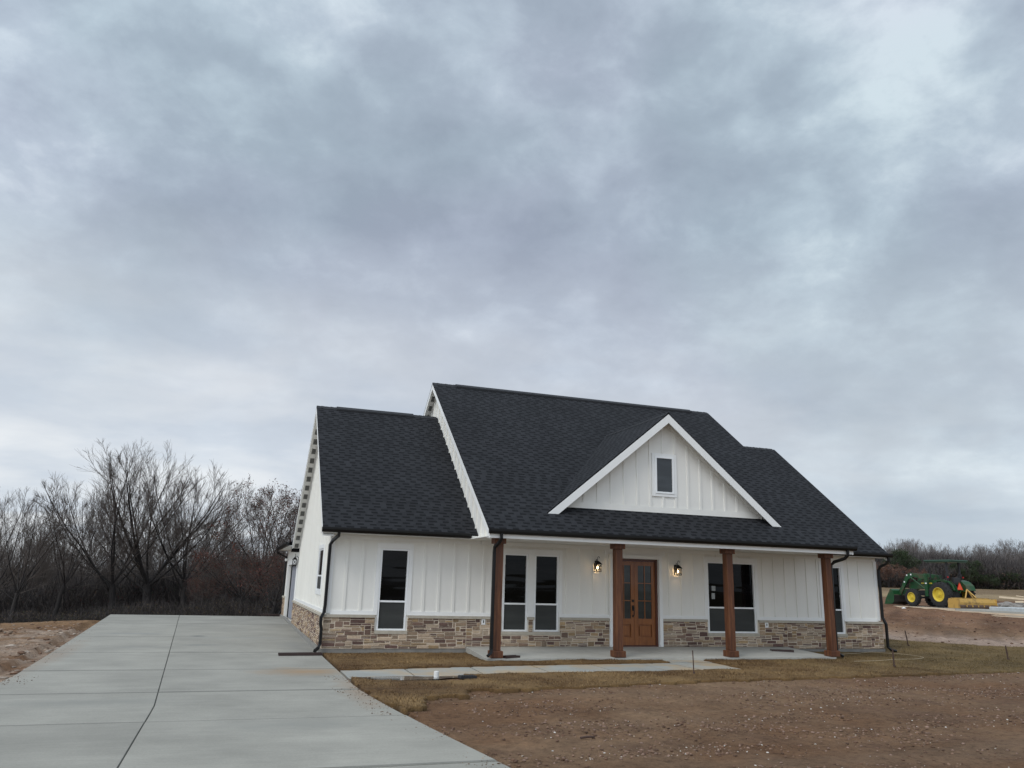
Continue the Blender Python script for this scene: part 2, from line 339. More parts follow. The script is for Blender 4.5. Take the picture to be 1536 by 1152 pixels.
lowb=mm('MULTIPLY',ramp_out(n,l,zz,[(0,(.8,.8,.8)),(.13,(0,0,0))]),ramp_out(n,l,mm('ADD',mm('MULTIPLY',sp.outputs[0],.5),.5),[(.5,(.1,.1,.1)),(.8,(1,1,1))]))
c=mixc(n,l,'MIX',c,(.47,.55,.63),lowb)
# overcast vault brightens towards the zenith and towards the veiled sun
sd=Vector((math.sin(SUN_AZ*D2R)*math.cos(SUN_EL*D2R),math.cos(SUN_AZ*D2R)*math.cos(SUN_EL*D2R),math.sin(SUN_EL*D2R)))
dt=n.new('ShaderNodeVectorMath'); dt.operation='DOT_PRODUCT'; dt.inputs[1].default_value=sd; l.new(tc.outputs['Generated'],dt.inputs[0])
gl=mm('POWER',mm('MAXIMUM',dt.outputs['Value'],0.0),2.5)
gain=mm('ADD',1.0,mm('ADD',mm('MULTIPLY',gl,1.5),mm('MULTIPLY',mm('MAXIMUM',mm('SUBTRACT',zz,.66),0.0),1.5)))
vm=n.new('ShaderNodeVectorMath'); vm.operation='SCALE'; l.new(c,vm.inputs[0]); l.new(gain,vm.inputs['Scale'])
sky=n.new('ShaderNodeTexSky'); sky.sky_type='NISHITA'; sky.sun_disc=False; sky.sun_elevation=SUN_EL*D2R; sky.sun_rotation=SUN_AZ*D2R
sb=n.new('ShaderNodeBackground'); l.new(sky.outputs[0],sb.inputs[0]); sb.inputs[1].default_value=.05
l.new(vm.outputs[0],bg.inputs[0]); bg.inputs[1].default_value=1.0
mxs=n.new('ShaderNodeMixShader'); mxs.inputs[0].default_value=.94; l.new(sb.outputs[0],mxs.inputs[1]); l.new(bg.outputs[0],mxs.inputs[2]); l.new(mxs.outputs[0],n['World Output'].inputs[0])
sl=bpy.data.lights.new('sun','SUN'); sl.energy=1.15; sl.angle=22*D2R; sl.color=(1,.96,.90); so=bpy.data.objects.new('sun',sl); COL.objects.link(so); so.rotation_euler=(-sd).to_track_quat('-Z','Y').to_euler()
S.view_settings.view_transform='Standard'; S.view_settings.look='None'; S.view_settings.exposure=.13; S.view_settings.gamma=1
# ------------------------------------------------------------------ terrain
relu=lambda a:np.maximum(a,0)
def drive_l(y): return -5.85-.055*relu(y+4)
def drive_r(y): return np.where(y>-6.0,-.07,-.07+.055*(relu(-6.0-y))**1.35)
def H(x,y):
    x=np.asarray(x,float);y=np.asarray(y,float)
    t=relu(.75*(x-17.6)+.66*y); 
    h=-.20+4.2*(1-np.exp(-t/92))*np.clip((x-14)/6,0,1)
    h=h-.055*relu(-6-x)*np.exp(-relu(-x-60)/60)*np.clip((y+30)/30,0,1)-.055*relu(np.minimum(y,60)-15)*np.clip((26-x)/12,0,1)
    h=h-.06*np.clip((-5-y)/3,0,1)*np.clip((x+1)/2,0,1)
    h=np.maximum(h,-3.2)
    return h
def inside(px,py,poly):
    c=np.zeros(np.shape(px),bool); n_=len(poly)
    for i in range(n_):
        x1,y1=poly[i];x2,y2=poly[(i+1)%n_]
        k=((y1>py)!=(y2>py))&(px<(x2-x1)*(py-y1)/((y2-y1) if y2!=y1 else 1e-9)+x1); c^=k
    return c
WALK=[(-.02,-3.65),(3.86,-3.0),(8.36,-2.55),(8.42,-2.03),(9.70,-2.03),(9.62,-3.1),(9.56,-4.2),(7.23,-4.41),(3.32,-4.58),(-.02,-5.0)]
SOD=[(0,.2),(0,-6),(.12,-7.9),(.35,-8.6),(.72,-8.25),(.95,-7.35),(1.7,-7.25),(1.75,-6.75),(3,-6.7),(6.25,-6.2),(9.8,-5.85),(13.5,-5.55),(17.3,-5.2),(21,-5.0),(27,-4.6),(28,-3.0),(24.5,-1.4),(22.6,.2),(20.9,2.2),(19.8,4.8),(17.5,5.4),(17.5,.2)]
def lines(pts):
    out=[pts[0][0]]
    for (a,s0),(b_,s1) in zip(pts[:-1],pts[1:]):
        x=a
        while x<b_-1e-6:
            f=(x-a)/(b_-a); st=s0+(s1-s0)*f; x=min(x+st,b_); out.append(x)
    return np.array(out)
gx=lines([(-900,90),(-60,4),(-18,.25),(-12,.10),(17,.10),(30,.2),(60,1.2),(160,6),(900,90)])
gy=lines([(-900,90),(-40,4),(-17,.10),(-5,.08),(9,.13),(30,.35),(70,1.5),(160,6),(900,90)])
X,Y=np.meshgrid(gx,gy); Z=H(X,Y)
und=fbm(X*.25,Y*.25,3,5)*.05+fbm(X*1.4,Y*1.4,4,9)*.025
rough=fbm(X*5,Y*5,3,2)*.014
lef=(X<-5.9)
und=und+np.where(lef,(np.abs(fbm(X*1.3+Y*.3,Y*2.6,4,31))*-.16+.03),0)
rt=(X>19)&(Y>-2)
und=und+np.where(rt,(np.abs(fbm(X*.35+Y*.35,(Y-X)*1.1,4,77))*-.16+.03),0)
under=((X>-6.6-.06*relu(Y))&(X<drive_r(Y)+.25)&(Y>-30)&(Y<18))|((X>-.5)&(X<18.2)&(Y>-2.3)&(Y<19))|inside(X,Y,WALK)
soden=inside(X,Y,SOD)
wh=np.where(under,0,np.where(soden,.25,1.0))
edge=np.clip((np.abs(X-drive_l(Y))-.1)/.8,0,1)
Z=Z+und*wh*edge+rough*wh
Z=np.where(under,Z-.12,Z)
# colour of the ground itself
nz=fbm(X*.3,Y*.3,4,50); nf=fbm(X*1.6,Y*1.6,4,60)
def lerp(a,b_,t): return a+(b_-a)*t[...,None]
c_red=np.array((.175,.103,.060)); c_tan=np.array((.235,.162,.105)); c_pale=np.array((.34,.275,.225)); c_dry=np.array((.30,.235,.145)); c_field=np.array((.20,.148,.092)); c_dk=np.array((.125,.074,.050))
C=lerp(np.broadcast_to(c_red,X.shape+(3,)),c_tan,np.clip(.42+nz*1.1+nf*.5,0,1))
C=lerp(C,c_dk,np.clip(nf*1.3-.1,0,.7))
# front yard: slightly duller brown bands parallel to the house
band=np.clip(fbm(X*.12,Y*1.1,4,13)*1.5+.2,0,1)*((Y<-5)&(X>0)); C=lerp(C,np.array((.190,.130,.087)),band*.8)
# left area: pale scraped clay near the drive, brown strip at the back
lw=np.clip((-5.6-X)/.5,0,1); C=lerp(C,c_pale,lw*np.clip(.55+nf*1.0-np.clip((Y-8)/5,0,1)*.8,0,1)); C=lerp(C,np.array((.235,.150,.085)),lw*np.clip((Y-9)/4,0,1)*.8)
# right: pale track beyond the lawn then red-brown soil, then dry grass field
tr=.75*(X-17.6)+.66*Y
pth=np.exp(-((tr-5.5+nz*1.2)/2.3)**2)*((X>17.9)&(Y>-6)); C=lerp(C,np.array((.37,.295,.25)),np.clip(pth*1.1,0,1)*.85)
C=lerp(C,np.array((.195,.108,.068)),np.clip((tr-10)/4,0,1)*np.clip((40-tr)/4,0,1)*.75*(.6+.4*np.clip(nf+.5,0,1)))
far=np.clip((tr-38+nz*3)/6,0,1); C=lerp(C,c_field,far)
C=lerp(C,c_dry,far*np.clip(np.sin(tr*.16+nz)*1.2,0,1))
st_=np.clip(fbm((X+Y)*.12,(Y-X)*1.2,4,88)*1.8,-.5,.8)*((tr>6)&(tr<40)); C=C*(1-st_*.35)[...,None]
woods=np.clip((Y-19)/4,0,1)*np.clip((24-X)/4,0,1); C=lerp(C,np.array((.055,.038,.026)),woods)
bh=np.clip((-24-Y)/4,0,1); C=lerp(C,np.array((.12,.10,.05)),bh)
C=C*np.array((.93,.88,.83))
nx_,ny_=len(gx),len(gy)
idx=np.arange(nx_*ny_).reshape(ny_,nx_)
Fq=np.stack([idx[:-1,:-1],idx[:-1,1:],idx[1:,1:],idx[1:,:-1]],-1).reshape(-1,4)
g=npmesh('ground',np.stack([X,Y,Z],-1).reshape(-1,3),Fq,M['soil'],col=C.reshape(-1,3),smooth=True); tag(g,kind='structure')
def hz(x,y): return float(H(x,y))
# ------------------------------------------------------------------ driveway
YJ=[-30,-24,-18.3,-15.3,-12.3,-9.3,-6.55,-3.4,.25,4.9,10.9,16.4]
def dz(y): return -.17+.07*max(0,min(1,y/16))
def drive_m(y): return -3.2-.045*max(0,y+8)*(1 if y<3 else 1)
mb=MB(); g_=.007; jb=.030; jv=.008
for a,b_ in zip(YJ[:-1],YJ[1:]):
    for side in (0,1):
        ysl=[a+g_,a+g_+jb]+list(np.linspace(a+g_+jb,b_-g_-jb,max(3,int((b_-a)/.5)))[1:-1])+[b_-g_-jb,b_-g_]; k=len(ysl)-1; vs=[]
        for i,y in enumerate(ysl):
            xl=(float(drive_l(y)) if side==0 else drive_m(y)+.003); xr=(drive_m(y)-.003 if side==0 else float(drive_r(np.array(y))))
            z=dz(y)+.004*math.sin(a*3+side); 
            e_=.010 if i in (0,k) else 0; jl=jv if side==1 else .012; jr=jv if side==0 else .012
            vs+=[(xl,y,z-.12),(xl,y,z-.010-e_*.3),(xl+jl,y,z-e_),(xr-jr,y,z-e_),(xr,y,z-.010-e_*.3),(xr,y,z-.12)]
        fs=[]
        for i in range(k):
            for j in range(5): q=i*6+j; fs.append((q,q+1,q+7,q+6))
        fs=[f[::-1] for f in fs]
        fs+=[tuple(range(6)),tuple(range(k*6,k*6+6))[::-1]]
        n0=len(mb.f); mb.add(vs,fs)
        for q in range(k*5):
            i_,j_=q//5,q%5
            if i_ in (0,k-1) or (side==1 and j_==1) or (side==0 and j_==3): mb.mi[n0+q]=1
M['joint'],*_=concrete('joint_concrete',(.165,.160,.140))
tag(mb.build('driveway',[M['concrete'],M['joint']]),kind='structure')
# walkway in panels
mb=MB(); top=[WALK[0],WALK[1],(6.2,-2.78),(8.36,-2.55)]
def lerp2(p,q,t): return (p[0]+(q[0]-p[0])*t,p[1]+(q[1]-p[1])*t)
T=[(-.03,-3.65),(1.38,-3.41),(2.93,-3.12),(4.5,-2.93),(6.1,-2.78),(7.5,-2.64),(8.36,-2.55)]
Bm=[(-.03,-5.0),(1.33,-4.83),(2.83,-4.62),(4.4,-4.52),(6.0,-4.46),(7.4,-4.40),(8.30,-4.33)]
for i in range(6):
    a,b_=lerp2(T[i],T[i+1],.012),lerp2(T[i],T[i+1],.988); c1,d1=lerp2(Bm[i],Bm[i+1],.988),lerp2(Bm[i],Bm[i+1],.012)
    mb.prism([a,d1,c1,b_],'z',-.30,-.185-.0015*i)
mb.prism([(8.37,-4.33),(9.56,-4.2),(9.62,-3.1),(9.66,-2.57),(8.37,-2.57)],'z',-.30,-.192)
mb.prism([(8.43,-2.56),(9.66,-2.56),(9.70,-2.085),(8.45,-2.085)],'z',-.30,-.178)
tag(mb.build('walkway',M['walk']),kind='structure')
# ------------------------------------------------------------------ lawn of laid sod + blades
cs=.09; ax=np.arange(-.3,28.5,cs); ay=np.arange(-8.9,6,cs); LX,LY=np.meshgrid(ax,ay)
nj=fbm(LX*2.2,LY*2.2,3,21)*.16
def sodmask(px,py,j):
    m_=inside(px+j*.6,py+j,SOD)&(px>drive_r(py)+.045)
    m_&=~inside(px,py,WALK); m_&=~((px>-.02)&(px<17.78)&(py>-.06)); m_&=~((px>3.72-.1*(py/-2))&(px<13.97)&(py>-2.09))
    m_&=~((px-1.45)**2/1.5+(py+5.08)**2/.24<1.0)
    return m_
mk=sodmask(LX,LY,nj)
vi=-np.ones((len(ay)+1,len(ax)+1),int); 
need=np.zeros_like(vi,bool); need[:-1,:-1]|=mk;need[1:,:-1]|=mk;need[:-1,1:]|=mk;need[1:,1:]|=mk
vi[need]=np.arange(need.sum()); jj,ii=np.where(need)
vx=-.3+ii*cs-cs/2; vy=-8.9+jj*cs-cs/2
vx=vx+vnoise(vx*9,vy*9,3)*.03; vy=vy+vnoise(vx*9,vy*9,4)*.03
def sodz(x,y): return H(x,y)+.045+fbm(x*1.1,y*1.1,3,8)*.018+vnoise(x*6,y*6,6)*.008
vz=sodz(vx,vy); nvt=len(vx)
V=np.concatenate([np.stack([vx,vy,vz],1),np.stack([vx,vy,vz-.16],1)])
fj,fi=np.where(mk); Q=np.stack([vi[fj,fi],vi[fj,fi+1],vi[fj+1,fi+1],vi[fj+1,fi]],1)
sk=[]
mp_=np.pad(mk,1)
for dj,di,e in ((-1,0,(0,1)),(1,0,(2,3)),(0,-1,(3,0)),(0,1,(1,2))):
    b_=~mp_[fj+1+dj,fi+1+di]; q=Q[b_]; a=q[:,e[0]];c_=q[:,e[1]]; sk.append(np.stack([a,a+nvt,c_+nvt,c_],1))
sn=fbm(vx*.9,vy*.9,4,91)
sc=np.clip(.5+sn,0,1)[:,None]; colr=np.array((.095,.050,.018))*(1-sc)+np.array((.18,.110,.045))*sc
seam=(np.abs(((vx+.3*np.floor(vy/.45))%1.2)-.6)<.05)|(np.abs((vy%.45)-.22)<.03)
colr=np.where(seam[:,None]&(vnoise(vx*2,vy*2,7)>.0)[:,None],colr*.72,colr)
gcol=np.array((.105,.085,.035)); gm=np.clip((vx-11)/5+sn*.5,0,1)[:,None]*.4; colr=colr*(1-gm)+gcol*gm
colv=np.concatenate([colr,np.broadcast_to(np.array((.04,.025,.016)),colr.shape)])
lw_=npmesh('lawn',V,np.concatenate([Q]+sk),attrmat('sod_turf',.95,30,.4,.9,.02),col=colv); tag(lw_,kind='structure')
nb=190000
bx_=rng.uniform(-.2,24,nb*2); by_=rng.uniform(-8.8,5.5,nb*2); ok=sodmask(bx_,by_,fbm(bx_*2.2,by_*2.2,3,21)*.16); bx_=bx_[ok][:nb];by_=by_[ok][:nb]; k=len(bx_)
hgt=rng.uniform(.012,.038,k)*np.clip(1+.8*fbm(bx_*2.5,by_*2.5,3,33),.35,1.6); an=rng.uniform(0,6.28,k); ln=rng.uniform(.3,1.6,k); wd=rng.uniform(.003,.007,k)
z0=sodz(bx_,by_)-.006
p0=np.stack([bx_-np.sin(an)*wd,by_+np.cos(an)*wd,z0],1);p1=np.stack([bx_+np.sin(an)*wd,by_-np.cos(an)*wd,z0],1)
p2=np.stack([bx_+np.cos(an)*hgt*ln,by_+np.sin(an)*hgt*ln,z0+hgt],1)
V=np.stack([p0,p1,p2],1).reshape(-1,3); Ft=np.arange(3*k).reshape(-1,3)
tn=np.clip(.42+fbm(bx_*.9,by_*.9,4,91)+.5*fbm(bx_*4,by_*6,3,92)+rng.normal(0,.35,k),0,1)[:,None]
cc_=np.array((.085,.042,.015))*(1-tn)+np.array((.29,.185,.080))*tn; gm=np.clip((bx_-11)/5+rng.normal(0,.4,k),0,1)[:,None]*.45; cc_=cc_*(1-gm)+np.array((.125,.105,.042))*gm
tag(npmesh('grass',V,Ft,M['blade'],col=np.repeat(cc_,3,0)),'short dormant brown grass blades on the laid sod','grass',kind='stuff')
# ------------------------------------------------------------------ clods and white stones on the soil
def lumps(name,n_,sampler,smin,smax,cols,label,cat,flat=.6,pw=2.2,zf=None):
    ico=np.array([(0,0,1),(.89,0,.45),(.28,.85,.45),(-.72,.53,.45),(-.72,-.53,.45),(.28,-.85,.45),(.72,.53,-.45),(-.28,.85,-.45),(-.89,0,-.45),(-.28,-.85,-.45),(.72,-.53,-.45),(0,0,-1)])
    fc=np.array([(0,1,2),(0,2,3),(0,3,4),(0,4,5),(0,5,1),(1,6,2),(2,7,3),(3,8,4),(4,9,5),(5,10,1),(6,7,2),(7,8,3),(8,9,4),(9,10,5),(10,6,1),(11,7,6),(11,8,7),(11,9,8),(11,10,9),(11,6,10)])
    px,py=sampler(n_); k=len(px); s=smin+(smax-smin)*rng.random(k)**pw
    a=rng.uniform(0,6.28,k); jit=1+rng.uniform(-.35,.35,(k,12,1)); v=ico[None]*jit*s[:,None,None]; v[:,:,2]*=flat; v[:,:,0]*=rng.uniform(.7,1.5,(k,1))
    ca,sa=np.cos(a)[:,None],np.sin(a)[:,None]; x=v[:,:,0]*ca-v[:,:,1]*sa; y=v[:,:,0]*sa+v[:,:,1]*ca
    xi=np.clip(np.searchsorted(gx,px),1,nx_-1); yi=np.clip(np.searchsorted(gy,py),1,ny_-1); zb=Z[yi,xi] if zf is None else zf(px,py)
    V=np.stack([x+px[:,None],y+py[:,None],v[:,:,2]+zb[:,None]+s[:,None]*flat*.35],-1).reshape(-1,3)
    Ff=(fc[None]+12*np.arange(k)[:,None,None]).reshape(-1,3)
    ci=rng.integers(0,len(cols),k); c=np.array(cols)[ci]*rng.uniform(.75,1.2,(k,1))
    tag(npmesh(name,V,Ff,M['pebble'],col=np.repeat(c,12,0)),label,cat,kind='stuff')
def front(n_):
    px=rng.uniform(-.3,30,n_*3); py=-5-rng.random(n_*3)**.8*13
    ok=~inside(px,py,SOD)&(px>drive_r(py)+.12)
    nn=fbm(px*.5,py*1.6,4,44)+rng.normal(0,.25,len(px)); ok&=nn>.12
    return px[ok][:n_],py[ok][:n_]
def frontw(n_):
    px,py=front(n_*3); ok=(fbm(px*.3,py*.8,3,120)+rng.normal(0,.3,len(px))+(px-8)*.03)>.0; return px[ok][:n_],py[ok][:n_]
def leftf(n_):
    py=rng.uniform(-8,16,n_*2); px=drive_l(py)-.1-rng.random(n_*2)**1.6*9; ok=(fbm(px*.9,py*.9,3,66)+rng.normal(0,.2,len(px)))>-.05; return px[ok][:n_],py[ok][:n_]
def rightf(n_):
    px=rng.uniform(18.3,44,n_*2);py=rng.uniform(-4,26,n_*2); ok=~inside(px,py,SOD)&~((px>36.6)&(py>6)); return px[ok][:n_],py[ok][:n_]
lumps('soil_clod',42000,front,.004,.026,[(.14,.080,.052),(.20,.125,.085),(.10,.058,.038),(.24,.16,.12)],'small reddish brown soil clods over the bare front yard','clods',pw=3)
lumps('gravel',3600,frontw,.004,.016,[(.50,.45,.38),(.60,.57,.52),(.38,.30,.23)],'pale pebbles scattered in the bare front yard','gravel',pw=2.0)
lumps('soil_clump',2600,leftf,.012,.085,[(.26,.19,.14),(.17,.10,.065),(.34,.28,.23)],'lumpy pale clay clods left of the driveway','clods',.4,5)
def crumbs(n_):
    py=rng.uniform(-14,12,n_); sd_=rng.random(n_)<.6; off=rng.random(n_)**2.2*.45
    px=np.where(sd_,drive_r(py)-off,drive_l(py)+off); ok=(py<-4.6)|~sd_; ok&=fbm(px*2,py*1.2,3,140)>-.1; return px[ok],py[ok]
lumps('dirt_crumb',5200,crumbs,.003,.013,[(.16,.10,.065),(.22,.15,.10),(.12,.07,.045)],'fine dirt crumbs spilled along the driveway edges','dirt',.5,3,lambda x,y:-.17+.07*np.clip(y/16,0,1))
lumps('rubble',2500,rightf,.015,.06,[(.16,.09,.06),(.26,.19,.15),(.12,.07,.05)],'rough clods on the graded soil right of the house','clods',.5,3)
# ------------------------------------------------------------------ HOUSE
house=thing('farmhouse','white board and batten farmhouse with black shingle roof and stone wainscot','house',(0,0,0))
L=17.63; ZS=2.80; HC=.767
WINS=[(1.30,2.06),(4.72,5.44),(5.64,6.37),(11.21,12.91),(15.46,16.21)]; WZ0,WZ1=.385,2.46
DX0,DX1,DZ1=8.035,9.53,2.45
opens=[(a,b_,WZ0,WZ1) for a,b_ in WINS]+[(DX0,DX1,-.2,DZ1)]
def wallgrid(mb,fn,u0,u1,z0,z1,ops,th=.14):
    us=sorted(set([u0,u1]+[o[0] for o in ops]+[o[1] for o in ops])); zs=sorted(set([z0,z1]+[max(z0,o[2]) for o in ops]+[min(z1,o[3]) for o in ops]))
    for a,b_ in zip(us[:-1],us[1:]):
        for c_,d_ in zip(zs[:-1],zs[1:]):
            um,zm=(a+b_)/2,(c_+d_)/2
            if any(o[0]<um<o[1] and o[2]<zm<o[3] for o in ops): continue
            mb.add([fn(a,c_,0),fn(b_,c_,0),fn(b_,d_,0),fn(a,d_,0)],[(0,1,2,3)])
    for o in ops:
        a,b_,c_,d_=o[0],o[1],max(z0,o[2]),o[3]
        P=[fn(a,c_,0),fn(b_,c_,0),fn(b_,d_,0),fn(a,d_,0),fn(a,c_,-th),fn(b_,c_,-th),fn(b_,d_,-th),fn(a,d_,-th)]
        mb.add(P,[(0,4,5,1),(1,5,6,2),(2,6,7,3),(3,7,4,0),(4,7,6,5)])
ffn=lambda u,z,d:(u,-d,z)          # front wall: outward is -y
sfn=lambda u,z,d:(-d,u,z)          # side wall: outward is -x, u = y
def slab(mb,fn,u0,u1,z0,z1,d0,d1,m=0):
    P=[fn(u0,z0,d0),fn(u1,z0,d0),fn(u1,z1,d0),fn(u0,z1,d0),fn(u0,z0,d1),fn(u1,z0,d1),fn(u1,z1,d1),fn(u0,z1,d1)]
    fl=[(0,3,2,1),(4,5,6,7),(0,1,5,4),(1,2,6,5),(2,3,7,6),(3,0,4,7)]
    mb.add(P,fl,m)
def battens(mb,fn,us,z0,z1,blocks,w=.032):
    for u in us:
        segs=[(z0,z1(u) if callable(z1) else z1)]
        for (a,b_,c_,d_) in blocks:
            if a-w<u<b_+w:
                new=[]
                for s_,e_ in segs:
                    if d_<=s_ or c_>=e_: new.append((s_,e_)); continue
                    if c_>s_: new.append((s_,c_))
                    if d_<e_: new.append((d_,e_))
                segs=new
        for s_,e_ in segs:
            if e_-s_>.03: slab(mb,fn,u-w,u+w,s_,e_,-.005,.025)
CW=.105
cas=[(a-CW,b_+CW,0,WZ1+.15) for a,b_ in WINS]+[(7.93,9.635,0,2.70)]
cas[1]=(4.72-CW,6.37+CW,0,WZ1+.15)
mb=MB(); wallgrid(mb,ffn,0,L,-.3,ZS,opens); battens(mb,ffn,[.43+.4125*i for i in range(41)],.86,ZS-.136,cas)
mb.build('front_wall',M['siding'],house)
# side wall (gable) of left wing, x=0, y 0..10.4
EY,RY=-.5,5.0; ZE=2.90; sw=.773; RZ=ZE+(RY-EY)*sw
def wz(y): return ZE+(RY-EY-abs(y-RY))*sw
SW=(1.62,2.88,1.31,2.46)
mb=MB(); wallgrid(mb,sfn,0,10.4,-.3,ZS,[SW]); 
mb.add([(0,0,ZS),(0,10.4,ZS),(0,10.4,wz(10.4)-.12),(0,RY,RZ-.12),(0,0,wz(0)-.12)],[(0,1,2,3,4)])
battens(mb,sfn,[.35+.4125*i for i in range(25)],.86,lambda u:wz(u)-.3,[(SW[0]-.1,SW[1]+.1,SW[2]-.12,SW[3]+.12)])
mb.build('side_wall',M['siding'],house)
# right end wall and back walls
mb=MB(); mb.add([(L,0,-.3),(L,10.4,-.3),(L,10.4,wz(10.4)-.1),(L,RY,RZ-.12),(L,0,wz(0)-.1)],[(0,1,2,3,4)]); 
for yb in [.35+.4125*i for i in range(25)]: mb.box(L-.005,L+.02,yb-.03,yb+.03,.8,min(ZS,wz(yb)-.3))
mb.build('end_wall',M['siding'],house)
mb=MB(); mb.add([(0,10.4,-.3),(L,10.4,-.3),(L,10.4,ZS+.2),(0,10.4,ZS+.2)],[(3,2,1,0)]); mb.build('rear_wall',M['siding'],house)
# garage behind the left wing
GD=(11.15,16.05,-.2,2.13)
mb=MB(); wallgrid(mb,sfn,10.4,17.6,-.3,ZS,[GD],.20); mb.add([(0,17.6,-.3),(7,17.6,-.3),(7,17.6,ZS),(0,17.6,ZS)],[(3,2,1,0)]); mb.add([(7,10.4,-.3),(7,17.6,-.3),(7,17.6,ZS),(7,10.4,ZS)],[(0,1,2,3)])
mb.build('garage_wall',M['siding'],house)
mb=MB(); 
for i in range(4): slab(mb,sfn,GD[0]+.005,GD[1]-.005,-.10+i*.557,-.10+i*.557+.549,-.19,-.15)
gdr=mb.build('garage_door',M['doorgrey'],house)
mb=MB(); slab(mb,sfn,GD[1]-.05,GD[1]-.003,-.1,2.12,-.148,-.10); slab(mb,sfn,GD[0]+.003,GD[0]+.05,-.1,2.12,-.148,-.10); slab(mb,sfn,GD[0]+.052,GD[1]-.052,2.07,2.12,-.148,-.10); mb.build('seal',M['darksteel'],gdr)
mb=MB(); slab(mb,sfn,GD[0]-.14,GD[0]-.002,-.12,2.13,.0,.03); slab(mb,sfn,GD[1]+.002,GD[1]+.14,-.12,2.13,.0,.03); slab(mb,sfn,GD[0]-.14,GD[1]+.14,2.132,2.30,.0,.032); mb.split('garage_door_trim',M['trim'],house)
# roofs -------------------------------------------------------------
def roofmesh(name,quads,parent=house):
    # quads: list of (corners, eave_dir vector) polygon with planar uv
    V=[];Fc=[];UV=[]
    for poly in quads:
        P=[Vector(p) for p in poly]; nrm=(P[1]-P[0]).cross(P[2]-P[0]).normalized()
        if nrm.z<0: P=P[::-1]; nrm=-nrm
        u=Vector((0,0,1)).cross(nrm).normalized(); v=nrm.cross(u)
        b_=len(V); k=len(P); V+= [p for p in P]+[p-nrm*.035 for p in P]
        Fc.append(list(range(b_,b_+k))); UV.append([(p.dot(u),p.dot(v)) for p in P])
        for i in range(k):
            j=(i+1)%k; Fc.append([b_+i,b_+k+i,b_+k+j,b_+j]); UV.append([(0,0)]*4)
        Fc.append([b_+k+i for i in range(k)][::-1]); UV.append([(0,0)]*k)
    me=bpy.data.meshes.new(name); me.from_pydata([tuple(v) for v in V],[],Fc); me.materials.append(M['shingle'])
    uvl=me.uv_layers.new(name='UVMap'); flat=[c for f in UV for q in f for c in q]; uvl.data.foreach_set('uv',flat); me.update()
    o=bpy.data.objects.new(name,me); COL.objects.link(o); o.parent=parent; return o
ME,MZ=-2.25,2.95; sm=.747; MR=MZ+(RY-ME)*sm
def mz(y): return MZ+(RY-ME-abs(y-RY))*sm
XL0,XM0,XM1,XR1=-.30,3.57,14.73,17.78; GX0,GX1=XM0+.27,XM1-.27
YB=10.9; YBm=12.25
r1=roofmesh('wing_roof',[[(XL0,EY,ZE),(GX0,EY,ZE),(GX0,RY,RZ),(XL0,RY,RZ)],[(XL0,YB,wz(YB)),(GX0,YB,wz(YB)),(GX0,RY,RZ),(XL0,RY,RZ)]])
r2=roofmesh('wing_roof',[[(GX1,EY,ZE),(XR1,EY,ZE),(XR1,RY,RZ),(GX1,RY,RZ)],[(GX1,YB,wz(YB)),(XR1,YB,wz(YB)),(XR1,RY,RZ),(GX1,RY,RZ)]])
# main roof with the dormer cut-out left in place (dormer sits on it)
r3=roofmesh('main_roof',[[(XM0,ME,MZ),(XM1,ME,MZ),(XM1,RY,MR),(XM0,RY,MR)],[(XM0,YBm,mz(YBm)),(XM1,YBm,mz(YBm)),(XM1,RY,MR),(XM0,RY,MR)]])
def ridge(mb,x0,x1,z,raised=0):
    w=.13
    for i in range(int((x1-x0)/.15)):
        a=x0+i*.15; k=.006*(i%2)
        mb.add([(a,RY-w,z-w*.76+.012+k+raised),(a+.16,RY-w,z-w*.76+.006+raised),(a+.16,RY,z+.02+raised),(a,RY,z+.026+k+raised),(a,RY+w,z-w*.76+.012+k+raised),(a+.16,RY+w,z-w*.76+.006+raised)],[(0,1,2,3),(3,2,5,4)])
M['ridgecap']=simple('ridge_cap_shingle',(.020,.021,.024),.9,var=.4,scale=7,bmp=.4)
for rr,x0,x1,z in ((r1,XL0,GX0-.05,RZ),(r2,GX1+.05,XR1,RZ),(r3,XM0,XM1,MR)):
    mb=MB(); ridge(mb,x0,x1,z); mb.build('ridge_cap',M['ridgecap'],rr)
for rr,x0,x1,z in ((r1,.35,2.95,RZ),(r3,4.4,13.9,MR)):
    mb=MB(); mb.prism([(RY-.15,z-.10),(RY+.15,z-.10),(RY+.15,z-.045),(RY,z+.055),(RY-.15,z-.045)],'x',x0,x1); mb.build('ridge_vent',M['ridgecap'],rr)
# garage roof: low hip
gz=2.93
roofmesh('garage_roof',[[(-.4,10.95,gz),(-.4,18.0,gz),(3.3,14.4,gz+1.7),(3.3,10.95,gz+1.7)],[(-.4,18.0,gz),(7.4,18.0,gz),(3.7,14.4,gz+1.7),(3.3,14.4,gz+1.7)],[(7.4,18.0,gz),(7.4,10.95,gz),(3.7,10.95,gz+1.7),(3.7,14.4,gz+1.7)]])
